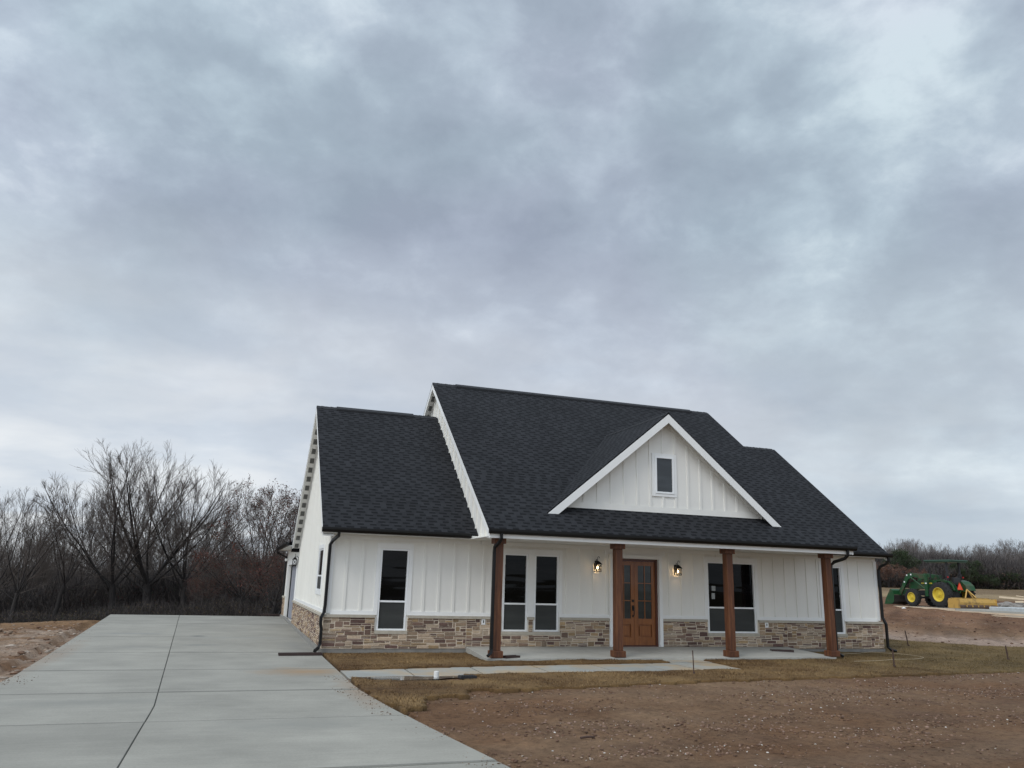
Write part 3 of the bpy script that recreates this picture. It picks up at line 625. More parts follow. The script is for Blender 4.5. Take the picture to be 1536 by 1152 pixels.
# rake boards, soffits
def rake(xa,xb,yv,zv,ye,ze,wallx,name='rake_board'):
    # board between xa..xb following slope, from eave (ye,ze) to ridge (yv,zv)
    mb=MB(); 
    for (y0,z0) in ((ye,ze),(2*yv-ye,ze)):
        mb.prism([(y0,z0-.045),(yv,zv-.045),(yv,zv-.225),(y0,z0-.225)],'x',xa,xb)
    mb.split(name,M['trim'],house)
rake(XL0,XL0+.022,RY,RZ,EY-.0,ZE,0); rake(XM0,XM0+.022,RY,MR,ME,MZ,GX0); rake(XM1-.022,XM1,RY,MR,ME,MZ,GX1); rake(XR1-.022,XR1,RY,RZ,EY,ZE,L)
mb=MB()
for (xa,xb,ye,ze,zr) in ((XL0+.024,0.0,EY,ZE,RZ),(XM0+.024,GX0,ME,MZ,MR),(GX1,XM1-.024,ME,MZ,MR),(L,XR1-.024,EY,ZE,RZ)):
    for s_ in (1,-1):
        y0=RY-s_*(RY-ye)
        mb.prism([(y0,ze-.20),(RY,zr-.20),(RY,zr-.17),(y0,ze-.17)],'x',xa,xb)
# level soffits
mb.box(XL0,GX0+.3,EY+.02,0,ZS-.02,ZS); mb.box(GX1-.3,XR1,EY+.02,-.001,ZS-.02,ZS); mb.box(XM0+.001,XM1-.001,ME+.03,-.0015,ZS-.024,ZS-.004)
mb.box(XL0,GX0+.3,10.4,YB-.02,ZS-.02,ZS); mb.box(-.38,-.001,10.95,17.95,ZS+.0,ZS+.02)
mb.split('soffit',M['soffit'],house)
# vents under the rear rake of the left wing and the top of the main gable
mb=MB()
def vents(xa,xb,ya,yb,zf,step=.36):
    y=ya
    while y<yb:
        z0=zf(y)-.203;z1=zf(y+.2)-.203; mb.add([(xa,y,z0),(xb,y,z0),(xb,y+.2,z1),(xa,y+.2,z1)],[(0,1,2,3),(3,2,1,0)]); y+=step
vents(-.22,-.08,5.6,10.5,wz); vents(XM0+.08,XM0+.19,4.2,8,mz)
mb.split('soffit_vent',M['vent'],house)
# main gable walls and porch side triangles
for xg,sg,nm in ((GX0,-1,'gable_wall'),(GX1,1,'gable_wall')):
    mb=MB(); pl=[(ME+.02,ZS-.03),(ME+.02,mz(ME+.02)-.12),(RY,MR-.15),(2*RY-ME-.02,mz(ME+.02)-.12),(2*RY-ME-.02,ZS-.03)]
    mb.prism(pl,'x',xg-.03,xg+.03)
    y=ME+.3
    while y<12:
        top=mz(y)-.22; bot=max(ZS-.02,(wz(y) if -.5<y<10.9 else 0)+.02)
        if top-bot>.05: x0=xg+sg*.028; mb.box(min(x0,x0+sg*.04),max(x0,x0+sg*.04),y-.03,y+.03,bot,top)
        y+=.4125
    mb.build(nm,M['siding'],house)
# fascia + frieze
mb=MB()
mb.box(XL0+.0,XM0+.27-.002,EY-.022,EY-.002,ZS-.03,ZE-.04); mb.box(GX1+.002,XR1,EY-.022,EY-.002,ZS-.03,ZE-.04)
mb.box(XM0,XM1,ME-.022,ME-.002,ZS-.055,MZ-.04)
mb.box(XM0+.025,XM1-.025,ME+.03,ME+.30,ZS-.05,ZS-.0245)
mb.box(.0,GX0+.2,-.03,-.002,ZS-.13,ZS-.022); mb.box(GX1,L,-.03,-.002,ZS-.13,ZS-.026); mb.box(GX0+.21,GX1-.01,-.032,-.0025,ZS-.13,ZS-.028)
mb.split('fascia',M['trim'],house)
mb=MB(); fz=lambda y0,y1,f:mb.prism([(y0,f(y0)-.22),(y1,f(y1)-.22),(y1,f(y1)-.34),(y0,f(y0)-.34)],'x',-.03,-.002)
fz(.0,RY,wz); fz(RY,10.4,wz); mb.split('frieze_board',M['trim'],house)
# corner boards and bottom trim
mb=MB(); mb.box(-.028,.09,-.028,-.001,.80,ZS-.13); mb.box(-.028,-.001,-.001,.09,.80,ZS-.02); mb.box(L-.09,L+.028,-.028,-.001,.80,ZS-.13); mb.box(L+.001,L+.028,-.001,.09,.80,ZS-.02); mb.split('corner_board',M['trim'],house)
mb=MB(); xs=[0.092]+[v for a,b_ in ((1.30-CW,2.06+CW),(4.72-CW,6.37+CW),(7.93,9.635),(11.21-CW,12.91+CW),(15.46-CW,16.21+CW)) for v in (a,b_)]+[L-.092]
for i in range(0,len(xs),2): mb.box(xs[i]+.001,xs[i+1]-.001,-.026,-.001,HC+.003,.865)
mb.box(-.026,-.001,.092,10.3,HC+.003,.865); mb.split('bottom_trim',M['trim'],house)
# window casings
mb=MB()
for a,b_ in ((1.30,2.06),(4.72,6.37),(11.21,12.91),(15.46,16.21)):
    mb.mark(); mb.box(a-CW,a-.003,-.027,-.001,HC+.003,WZ1+.003); mb.box(b_+.003,b_+CW,-.027,-.001,HC+.003,WZ1+.003); mb.box(a-CW,b_+CW,-.029,-.001,WZ1+.005,WZ1+.14)
mb.mark(); mb.box(5.443,5.637,-.027,-.001,HC+.003,WZ1+.003)
mb.mark(); mb.box(-.027,-.001,SW[0]-.1,SW[0]-.003,SW[2]-.11,SW[3]+.11); mb.box(-.027,-.001,SW[1]+.003,SW[1]+.1,SW[2]-.11,SW[3]+.11); mb.box(-.027,-.001,SW[0]-.001,SW[1]+.001,SW[3]+.003,SW[3]+.11); mb.box(-.027,-.001,SW[0]-.001,SW[1]+.001,SW[2]-.11,SW[2]-.003)
mb.split('window_casing',M['trim'],house)
# stone veneer
PAL=[(.37,.30,.22),(.31,.25,.185),(.26,.195,.15),(.20,.145,.12),(.130,.090,.080),(.40,.31,.19),(.29,.24,.185),(.48,.41,.32),(.22,.165,.135),(.150,.100,.090),(.34,.265,.17),(.40,.35,.28)]
random.seed(11)
def veneer(name,fn,u0,u1,zb,zt,ops,cw=.042,chh=.0465,d0=.035):
    mb=MB(); nc=int((u1-u0)/cw); nr=int(round((zt-zb)/chh)); cw=(u1-u0)/nc; chh=(zt-zb)/nr
    occ=[[0]*nc for _ in range(nr)]
    for r in range(nr):
        for c in range(nc):
            um=u0+(c+.5)*cw; zm=zb+(r+.5)*chh
            if any(o[0]<um<o[1] and o[2]<zm<o[3] for o in ops): occ[r][c]=9
    # mortar bed
    us=sorted(set([u0,u1]+[max(u0,min(u1,v)) for o in ops for v in o[:2]])); zs=sorted(set([zb,zt]+[max(zb,min(zt,v)) for o in ops for v in o[2:]]))
    mo=MB()
    for a,b_ in zip(us[:-1],us[1:]):
        for c_,d_ in zip(zs[:-1],zs[1:]):
            if any(o[0]<(a+b_)/2<o[1] and o[2]<(c_+d_)/2<o[3] for o in ops): continue
            slab(mo,fn,a,b_,c_,d_,.0,d0+.02)
    for r in range(nr):
        for c in range(nc):
            if occ[r][c]: continue
            h=random.choices((1,2,3),(.50,.42,.08))[0]; w=random.randint(3,6) if h==3 else random.randint(4,9) if h==2 else random.randint(4,11)
            h=min(h,nr-r); 
            while h>1 and any(occ[r+i][c] for i in range(h)): h-=1
            k=0
            while k<w and c+k<nc and all(occ[r+i][c+k]==0 for i in range(h)): k+=1
            w=k
            if c+w<nc and occ[r][c+w]==0 and (c+w+1>=nc or occ[r][c+w+1]): 
                if all(occ[r+i][c+w]==0 for i in range(h)): w+=1
            for i in range(h):
                for j in range(w): occ[r+i][c+j]=1
            a,b_=u0+c*cw+.0075,u0+(c+w)*cw-.0075; z0,z1=zb+r*chh+.0068,zb+(r+h)*chh-.0068
            J=lambda s=.005: random.uniform(-s,s)
            q=[(a+J(),z0+J()),(b_+J(),z0+J()),(b_+J(),z1+J()),(a+J(),z1+J())]; d=d0+.022+random.random()*.016; i_=.009
            m=[((q[0][0]+q[1][0])/2+J(.02),(q[0][1]+q[1][1])/2+J(.004)),((q[2][0]+q[3][0])/2+J(.02),(q[2][1]+q[3][1])/2+J(.004))]
            ring=[q[0],m[0],q[1],q[2],m[1],q[3]]; uc=sum(p[0] for p in ring)/6; zc=sum(p[1] for p in ring)/6
            inner=[(p[0]+(i_ if p[0]<uc-.01 else -i_ if p[0]>uc+.01 else 0),p[1]+(i_ if p[1]<zc else -i_)*.8) for p in ring]
            vs=[fn(p[0],p[1],d0) for p in ring]+[fn(p[0],p[1],d-.008) for p in ring]+[fn(p[0],p[1],d+J(.003)) for p in inner]
            fs=[(x,(x+1)%6,6+(x+1)%6,6+x) for x in range(6)]+[(6+x,6+(x+1)%6,12+(x+1)%6,12+x) for x in range(6)]+[tuple(range(12,18))]
            colr=random.choice(PAL); s_=random.uniform(.72,1.15); mb.add(vs,fs,0,(colr[0]*s_*.97,colr[1]*s_*.87,colr[2]*s_*.80))
    o=mb.build(name,M['stone'],house); mo.build('mortar',M['mortar'],o); return o
so_=[(a-.055,b_+.055,WZ0-.085,WZ1) for a,b_ in WINS]+[(7.925,9.64,-.3,3)]
veneer('stone_veneer',ffn,-.06,3.7,-.06,.70,so_); veneer('stone_veneer',ffn,3.702,7.925,-.005,.70,so_); veneer('stone_veneer',ffn,9.64,13.98,-.005,.70,so_); veneer('stone_veneer',ffn,13.982,L+.06,-.06,.70,so_)
veneer('stone_veneer',sfn,-.0,10.9,-.05,.70,[]); veneer('stone_veneer',sfn,16.2,17.6,-.05,.70,[])
efn=lambda u,z,d:(L+d,u,z)
veneer('stone_veneer',efn,.0,5,-.06,.70,[])
mb=MB(); 
for a,b_ in zip([-.09,2.06+.057,6.37+.057,9.64,12.91+.057,16.21+.057],[1.30-.057,4.72-.057,7.925,11.21-.057,15.46-.057,L+.09]): mb.box(a,b_,-.092,-.0,.702,HC)
mb.box(5.443,5.637,-.092,0,.702,HC)
mb.box(-.092,0,.001,10.95,.702,HC-.001); mb.box(L,L+.09,.001,5,.702,HC-.001); mb.box(-.092,0,16.2,17.6,.702,HC-.001); mb.split('stone_cap',M['capstone'],house)
mb=MB(); mb.box(-.10,L+.10,-.045,.0,-.45,-.062); mb.box(-.12,-.0,-.04,17.65,-.45,-.052); mb.box(L,L+.08,0,10.4,-.45,-.062); mb.build('foundation',M['found'],house)
# windows
def window(fn,u0,u1,z0,z1,rail=True,mull=False,fr=.045,sill=True,mats=('glass','screen'),sh=0):
    mb=MB(); p0,p1=-.07,-.0+.012
    slab(mb,fn,u0+.001,u0+fr,z0+.001,z1-.001,p0,p1); slab(mb,fn,u1-fr,u1-.001,z0+.001,z1-.001,p0,p1); slab(mb,fn,u0+fr,u1-fr,z1-fr,z1-.002,p0,p1-.001); slab(mb,fn,u0+fr,u1-fr,z0+.002,z0+fr,p0,p1-.001)
    bays=[(u0+fr,u1-fr)]
    if mull: mid=(u0+u1)/2+.0; slab(mb,fn,mid-.05,mid+.05,z0+fr,z1-fr,p0,p1-.002); bays=[(u0+fr,mid-.05),(mid+.05,u1-fr)]
    zr=z0+(z1-z0)*.35
    for a,b_ in bays:
        if rail: slab(mb,fn,a,b_,zr-.022,zr+.024,p0,-.006)
    w=mb.build('window',M['vinyl'],house)
    for a,b_ in bays:
        zs=[(z0+fr,zr-.022,mats[1],-.028+sh*.6),(zr+.024,z1-fr,mats[0],-.048+sh)] if rail else [(z0+fr,z1-fr,mats[0],-.048)]
        for c_,d_,mt,dd in zs:
            q=MB(); slab(q,fn,a,b_,c_,d_,dd-.01,dd); q.build('pane',M[mt],w)
    if sill:
        q=MB(); slab(q,fn,u0-.05,u1+.05,z0-.083,z0-.002,.0,.075); q.build('sill',M['capstone'],w)
    return w
for i,(a,b_) in enumerate(WINS): window(ffn,a,b_,WZ0,WZ1,mull=(i==3),sill=(i not in(1,2)))
q=MB(); slab(q,ffn,4.67,6.42,WZ0-.083,WZ0-.002,0,.075); q.build('window_sill',M['capstone'],house)
window(sfn,*SW,sill=False,sh=.046)
q=MB(); slab(q,ffn,11.40,11.53,1.60,1.74,-.046,-.044); slab(q,ffn,11.39,11.50,1.36,1.53,-.046,-.044); q.split('paper_notice',M['paperg'],house)
# front door ---------------------------------------------------------
mb=MB(); slab(mb,ffn,DX0+.001,DX0+.07,-.02,DZ1-.001,-.12,-.01); slab(mb,ffn,DX1-.07,DX1-.001,-.02,DZ1-.001,-.12,-.01); slab(mb,ffn,DX0+.07,DX1-.07,DZ1-.07,DZ1-.002,-.12,-.011); slab(mb,ffn,DX0+.07,DX1-.07,-.02,.025,-.12,-.0)
door=mb.build('front_door',M['mahogdark'],house)
mid=(DX0+DX1)/2; xa,xb=DX0+.072,DX1-.072
for s_,(a,b_) in enumerate(((xa,mid-.003),(mid+.003,xb))):
    z0,z1=.03,DZ1-.073; st=.115; q=MB(); f0,f1=-.11,-.045
    slab(q,ffn,a,a+st,z0,z1,f0,f1); slab(q,ffn,b_-st,b_,z0,z1,f0,f1); slab(q,ffn,a+st,b_-st,z1-.12,z1,f0,f1-.001); slab(q,ffn,a+st,b_-st,z0,z0+.22,f0,f1-.001); slab(q,ffn,a+st,b_-st,.60,.76,f0,f1-.001)
    slab(q,ffn,a+st,b_-st,z0+.22,.60,f0,f1-.045)
    slab(q,ffn,a+st+.045,b_-st-.045,z0+.26,.56,f0,f1-.012)
    gm_=(a+b_)/2; slab(q,ffn,gm_-.012,gm_+.012,.76,z1-.12,-.08,f1-.004)
    gz0,gz1=.76,z1-.12
    for k in (1,2): zz_=gz0+(gz1-gz0)*k/3; slab(q,ffn,a+st,b_-st,zz_-.012,zz_+.012,-.08,f1-.006)
    q.build('door_leaf',M['mahog'],door)
    q=MB(); slab(q,ffn,a+st,b_-st,gz0,gz1,-.075,-.068); q.build('pane',M['doorglass'],door)
q=MB(); hx=mid-.055; slab(q,ffn,hx-.03,hx+.03,1.22,1.29,-.045,-.02); slab(q,ffn,hx-.028,hx+.028,.98,1.13,-.045,-.025); q.tube([(hx,.03,1.09),(hx,-.03,1.08),(hx,-.04,1.0),(hx,-.03,.86),(hx,.03,.84)],.012,8); slab(q,ffn,hx-.02,hx+.02,.80,.86,-.045,-.025); q.build('handle',M['iron'],door)
mb=MB(); mb.box(7.93,DX0-.002,-.10,-.001,-.004,DZ1+.001); mb.box(DX1+.002,9.635,-.10,-.001,-.004,DZ1+.001); mb.box(7.93,9.635,-.10,-.001,DZ1+.003,DZ1+.10); mb.box(7.80,9.765,-.028,-.001,DZ1+.102,DZ1+.25); mb.split('door_trim',M['trim'],house)
# outlets
for ox in (4.17,13.23):
    mb=MB(); slab(mb,ffn,ox-.04,ox+.04,.57,.70,.05,.075); slab(mb,ffn,ox-.055,ox+.055,.555,.70,.05,.070); o=mb.build('outlet_cover',M['pvc'],house); q=MB(); slab(q,ffn,ox-.014,ox+.014,.60,.67,.0755,.078); q.build('socket',M['darksteel'],o)
# porch slab
zf=-.117
mb=MB(); mb.add([(3.72,-.0,-.008),(13.97,-.0,-.008),(14.02,-2.08,zf),(3.66,-2.08,zf),(3.72,0,-.4),(13.97,0,-.4),(14.02,-2.08,-.4),(3.66,-2.08,-.4)],[(0,3,2,1),(3,7,6,2),(0,4,7,3),(1,2,6,5)])
mb.build('porch_slab',M['porch'],house)
# posts
PX=[3.93,7.26,10.66,14.02]; pzb=-.108
mb=MB(); mb.bbox(-.098,.098,-.098,.098,.165,2.62+.108,.008); post=mb.build('porch_post',M['cedar'],house); post.location=(PX[0],-1.92,pzb)
q=MB(); q.bbox(-.15,.15,-.15,.15,.0,.165,.012); pl_=q.build('plinth',M['cedar'],post)
q=MB(); q.bbox(-.15,.15,-.15,.15,2.728,2.882,.012); cp_=q.build('capital',M['cedar'],post)
for x in PX[1:]:
    p=copy_tree(post,house); p.location=(x,-1.92,pzb)
# gutters
def gutter(x0,x1,y,z,name='gutter'):
    mb=MB(); mb.prism([(y,z),(y-.005,z-.115),(y-.075,z-.115),(y-.125,z-.05),(y-.128,z+.005),(y-.118,z+.005),(y-.115,z-.045),(y-.072,z-.105),(y-.012,z-.105),(y-.010,z)],'x',x0,x1)
    for xx in (x0,x1-.006): mb.prism([(y,z),(y-.005,z-.115),(y-.075,z-.115),(y-.125,z-.05),(y-.128,z+.005)],'x',xx,xx+.006)
    return mb.build(name,M['blackmetal'],house)
gutter(XL0-.03,XM0+.02,EY-.023,ZE+.01); gutter(XM0-.03,XM1+.05,ME-.023,MZ+.01); gutter(XM1-.15,XR1+.03,EY-.023,ZE+.01)
mb=MB(); mb.prism([(-.40,gz),(-.40,gz-.115),(-.475,gz-.115),(-.525,gz-.05),(-.528,gz+.005)],'y',10.9,18.05); mb.build('gutter',M['blackmetal'],house)
def spout(pts,name='downspout'):
    mb=MB(); mb.tube(pts,.047,4); return mb.build(name,M['blackmetal'],house)
spout([(.10,-.58,2.80),(.10,-.58,2.72),(-.0,-.25,2.60),(-.045,-.10,2.50),(-.045,-.085,1.0),(-.06,-.10,.82),(-.13,-.17,.70),(-.13,-.17,.55),(-.10,-.16,.42),(-.10,-.16,.06),(-.14,-.22,-.03),(-.24,-.36,-.09)])
spout([(3.86,-2.33,2.86),(3.86,-2.33,2.74),(3.84,-2.28,2.66),(3.77,-2.09,2.52),(3.77,-2.07,2.4),(3.77,-2.07,.10),(3.76,-2.09,.02),(3.66,-2.16,-.05)])
spout([(14.47,-2.33,2.86),(14.47,-2.33,2.72),(14.42,-2.25,2.62),(14.25,-2.0,2.52),(14.17,-1.95,2.42),(14.17,-1.95,.05),(14.19,-1.97,-.03),(14.30,-2.06,-.10)])
spout([(17.66,-.58,2.80),(17.66,-.58,2.68),(17.70,-.40,2.58),(17.70,-.15,2.50),(17.69,-.085,2.40),(17.69,-.085,.90),(17.76,-.14,.70),(17.76,-.14,.0),(17.82,-.20,-.08),(17.95,-.30,-.12)])
spout([(-.46,17.9,2.82),(-.46,17.9,2.7),(-.06,17.6,2.5),(-.06,17.6,.1),(-.15,17.55,-.05)])
# dormer gable on the porch roof
DC,DPZ,ds=9.12,6.58,.822; DY0,DYW=-1.52,-1.20
toe_z=MZ+(DY0-ME)*sm; hw=(DPZ-toe_z)/ds
yr=ME+(DPZ-MZ)/sm
def dquad(sg):
    return [(DC+sg*hw,DY0,toe_z+.0),(DC,DY0,DPZ),(DC,yr,DPZ)]
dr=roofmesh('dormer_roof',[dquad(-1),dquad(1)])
mb=MB(); w=.1
for i in range(int((yr-DY0)/.15)):
    a=DY0+i*.15; k=.006*(i%2); zr_=DPZ+.02
    mb.add([(DC-w,a,zr_-w*ds-.008+k),(DC,a,zr_+k),(DC+w,a,zr_-w*ds-.008+k),(DC-w,a+.16,zr_-w*ds-.014),(DC,a+.16,zr_-.006),(DC+w,a+.16,zr_-w*ds-.014)],[(0,1,4,3),(1,2,5,4)])
mb.build('ridge_cap',M['ridgecap'],dr)
mb=MB(); 
for sg in (-1,1):
    hb=.25; mb.prism([(DC+sg*hw,toe_z-.045),(DC,DPZ-.045),(DC,DPZ-.045-hb),(DC+sg*(hw-.02),toe_z-.045-hb*.15),(DC+sg*hw,toe_z-.06)] if False else [(DC+sg*(hw+.04),toe_z-.075),(DC,DPZ-.045),(DC,DPZ-.045-hb),(DC+sg*(hw+.04-.155),toe_z-.075-.125)],'y',DY0-.012,DY0+.014)
mb.split('dormer_rake',M['trim'],house)
mb=MB()
for sg in (-1,1):
    mb.prism([(DC+sg*hw,toe_z-.10),(DC,DPZ-.10),(DC,DPZ-.14),(DC+sg*hw,toe_z-.14)],'y',DY0+.016,DYW+.02)
mb.split('dormer_soffit',M['soffit'],house)
bz=MZ+(DYW-ME)*sm; hwb=(DPZ-.12-bz)/ds
mb=MB(); mb.prism([(DC-hwb,bz-.1),(DC+hwb,bz-.1),(DC+hwb,bz),(DC,DPZ-.12),(DC-hwb,bz)],'y',DYW,DYW+.03)
dtop=lambda u:DPZ-.12-abs(u-DC)*ds-.10
dfn=lambda u,z,d:(u,DYW-d,z)
battens(mb,dfn,[7.01-.4125+.4125*i-.0 for i in range(13)],bz+.14,dtop,[(8.72,9.52,4.17,5.43)])
for sg in (-1,1): mb.prism([(DC+sg*hwb,bz+.01),(DC,DPZ-.13),(DC,DPZ-.13-.14),(DC+sg*(hwb-.17),bz+.01)],'y',DYW-.02,DYW-.001)
mb.box(DC-hwb+.05,DC+hwb-.05,DYW-.028,DYW-.0205,bz-.03,bz+.14)
mb.build('dormer_wall',M['siding'],house)
mb=MB(); slab(mb,dfn,8.72,8.815,4.18,5.42,0,.03); slab(mb,dfn,9.425,9.52,4.18,5.42,0,.03); slab(mb,dfn,8.816,9.424,5.335,5.42,0,.03); slab(mb,dfn,8.816,9.424,4.18,4.265,0,.03); mb.build('dormer_casing',M['trim'],house)
w_=MB(); a,b_,c_,d_=8.817,9.423,4.267,5.333; fr=.05
slab(w_,dfn,a,a+fr,c_,d_,0,.045); slab(w_,dfn,b_-fr,b_,c_,d_,0,.045); slab(w_,dfn,a+fr,b_-fr,d_-fr,d_,0,.044); slab(w_,dfn,a+fr,b_-fr,c_,c_+fr,0,.044); dw=w_.build('dormer_window',M['vinyl'],house)
q=MB(); slab(q,dfn,a+fr,b_-fr,c_+fr,d_-fr,.005,.015); q.build('pane',M['dormerglass'],dw)
# lanterns
def lantern():
    o=MB(); o.box(-.055,.055,-.012,0,-.10,.13)                 # back plate
    o.tube([(0,0,.10),(0,-.06,.17),(0,-.12,.15),(0,-.13,.06)],.009,6)
    z=.06; w=.085; yc=-.13
    o.add([(-w-.02,yc-w-.02,z-.03),(w+.02,yc-w-.02,z-.03),(w+.02,yc+w,z-.03),(-w-.02,yc+w,z-.03),(-.02,yc-.02,z+.07),(.02,yc-.02,z+.07),(.02,yc+.02,z+.07),(-.02,yc+.02,z+.07)],[(0,1,5,4),(1,2,6,5),(2,3,7,6),(3,0,4,7),(4,5,6,7),(3,2,1,0)])
    o.tube([(0,yc,z+.06),(0,yc,z+.15),(.02,yc,z+.19),(.05,yc,z+.18),(.055,yc,z+.14)],.008,6)
    for sx in (-1,1):
        for sy in (-1,1): o.box(sx*(w-.012)-.008,sx*(w-.012)+.008,yc+sy*(w-.012)-.008,yc+sy*(w-.012)+.008,-.16,z-.03)
    o.box(-w,w,yc-w,yc-w+.016,-.175,-.159); o.box(-w,w,yc+w-.016,yc+w,-.175,-.159); o.box(-w,-w+.016,yc-w+.017,yc+w-.017,-.175,-.159); o.box(w-.016,w,yc-w+.017,yc+w-.017,-.175,-.159)
    t=w-.012
    for p,q in (((-t,yc-t,-.16),(t,yc-t,z-.03)),((t,yc-t,-.16),(-t,yc-t,z-.03)),((-t,yc-t,-.16),(-t,yc+t,z-.03)),((-t,yc+t,-.16),(-t,yc-t,z-.03)),((t,yc-t,-.16),(t,yc+t,z-.03)),((t,yc+t,-.16),(t,yc-t,z-.03))): o.tube([p,q],.005,4)
    r=o.build('wall_lantern',M['iron'],house)
    b=MB(); b.lathe([(-.045,.006),(-.03,.022),(0,.026),(.03,.016),(.045,.008)],(0,yc,-.06),(0,0,1),10); bb=b.build('bulb',M['bulb'],r,True)
    return r
ln_=lantern(); ln_.location=(7.52,-.002,2.22); ln2=copy_tree(ln_,house); ln2.location=(10.14,-.002,2.19)
ln3=copy_tree(ln_,house); ln3.location=(-.002,10.85,2.25); ln3.rotation_euler=(0,0,-math.pi/2)
for c in ln3.children:
    c.data=c.data.copy(); c.data.materials.clear(); c.data.materials.append(M['vent'])
for x,z in ((7.52,2.16),(10.14,2.13)):
    li=bpy.data.lights.new('lantern_light','POINT'); li.energy=5.5; li.color=(1,.66,.33); li.shadow_soft_size=.03; lo_=bpy.data.objects.new('lantern_light',li); COL.objects.link(lo_); lo_.location=(x,-.13,z-.005)
mb=MB(); mb.box(-.03,.0,16.35,16.47,2.30,2.42); mb.lathe([(0,.02),(.05,.03),(.12,.055),(.13,.05)],(-.05,16.36,2.40),(-1,-.6,-.4),10); mb.lathe([(0,.02),(.05,.03),(.12,.055),(.13,.05)],(-.05,16.48,2.38),(-1,.6,-.4),10); mb.build('flood_light',M['pvc'],house)
# ------------------------------------------------------------------ small yard things
def trough(name,label,x,y,rz,z,ln__,m='brownplastic'):
    o=MB(); o.box(0,ln__,-.07,.07,0,.015); o.box(0,ln__,-.085,-.0705,0,.055); o.box(0,ln__,.0705,.085,0,.055); o.box(-.02,-.001,-.085,.085,0,.06)
    o.tube([(0.02,-.06,.05),(ln__-.05,-.06,.045)],.012,6)
    t=o.build(name,M[m]); t.location=(x,y,z); t.rotation_euler=(0,0,rz); return tag(t,label,'splash trough')
trough('splash_trough','long dark brown splash trough lying on the driveway at the house corner',-.10,-.55,math.pi+.05,-.165,1.0)
trough('splash_trough','short brown splash trough beside the leftmost porch post',4.15,-2.0,.35,-.112,.42)
trough('splash_trough','dark splash trough lying on the porch near its right end',13.35,-1.05,2.75,-.068,.62)
trough('splash_trough','thin dark splash trough at the far garage corner',-.15,17.3,math.pi,-.098,.9)
def stake(x,y,h,label,tilt=0,r=.014,m='rebar'):
    z=hz(x,y); o=MB(); o.tube([(0,0,-.15),(tilt*.5,0,h*.5),(tilt,.0,h)],[r,r,r*.9],6); o.tube([(0,0,.01),(0,0,.05)],r*1.9,6); t=o.build('stake',M[m]); t.location=(x,y,z+.03); tag(t,label,'stake','metal stakes around the lawn'); return t
stake(7.55,-5.05,.50,'thin rusty stake standing at the front edge of the walkway',-.02)
stake(14.05,-4.15,.46,'rusty stake in the lawn just right of the rightmost porch post',-.01,.02)
stake(19.75,1.0,.52,'leaning rusty stake near the right corner of the house',-.10,.02)
stake(19.9,-2.6,.42,'short stake in the lawn at the far right of the photo',-.05,.022)
mb=MB(); pts=[]
for (wx,wy) in [(13.9,-2.9),(14.8,-2.85),(15.6,-2.6),(16.4,-2.5),(17.1,-2.15),(17.4,-1.7),(17.3,-1.1),(17.0,-.5),(16.8,.4-.8),(16.0,-.75),(15.0,-1.1),(14.3,-1.5)]: pts.append((wx,wy,float(sodz(wx,wy))+.028))
def crom(P,k=6):
    o=[]; P=[Vector(p) for p in P]; P=[P[0]]+P+[P[-1]]
    for a,b_,c_,d_ in zip(P[:-3],P[1:-2],P[2:-1],P[3:]):
        for i in range(k): t=i/k; o.append(.5*((2*b_)+(c_-a)*t+(2*a-5*b_+4*c_-d_)*t*t+(3*b_-a-3*c_+d_)*t*t*t))
    return o+[P[-1]]
mb.tube(crom(pts),.006,5); tag(mb.build('wire_loop',M['hose'],None,True),'thin tan wire looped on the brown lawn right of the porch','wire')
# puddle, pipe stub, drain beside the walkway
def H2(x,y): return hz(x,y)
m,n,l,b=mat('muddy_water'); b.inputs['Base Color'].default_value=(.075,.065,.05,1); b.inputs['Roughness'].default_value=.06; b.inputs['Specular IOR Level'].default_value=.8; M['mudwater']=m
mb=MB(); ring=[]
for i in range(40):
    a=2*math.pi*i/40; r=1+.18*math.sin(3*a+1)+.12*math.sin(5*a); ring.append((1.15+.95*r*math.cos(a),-5.05+.30*r*math.sin(a),-.178))
mb.add(ring,[tuple(range(40))]); tag(mb.build('puddle',M['mudwater']),kind='structure')
mb=MB(); mb.tube([(0,0,-.12),(0,0,.13)],.05,16); mb.tube([(0,0,.13),(0,0,.135)],.045,16); t=mb.build('pipe_stub',M['soffit']); t.location=(1.70,-5.0,-.2); tag(t,'short white pipe stub in the mud beside the walkway','pipe')
mb=MB(); mb.box(-.17,.17,-.09,.09,-.03,.02); 
for i in range(6): mb.box(-.15+i*.053,-.13+i*.053,-.08,.08,.0205,.028)
t=mb.build('drain_grate',M['darksteel']); t.location=(2.3,-5.15,-.155); t.rotation_euler=(0,0,.1); tag(t,'flat dark drain grate by the walkway near the white pipe','drain')
mb=MB(); mb.tube([(0,0,.02),(.2,.03,.035),(.45,.08,.02)],[.03,.035,.02],7); t=mb.build('wood_scrap',M['rebar']); t.location=(2.22,-10.84,-.27); t.scale=(.5,.5,.5); tag(t,'dark broken wood scrap lying on the bare soil','wood scrap')
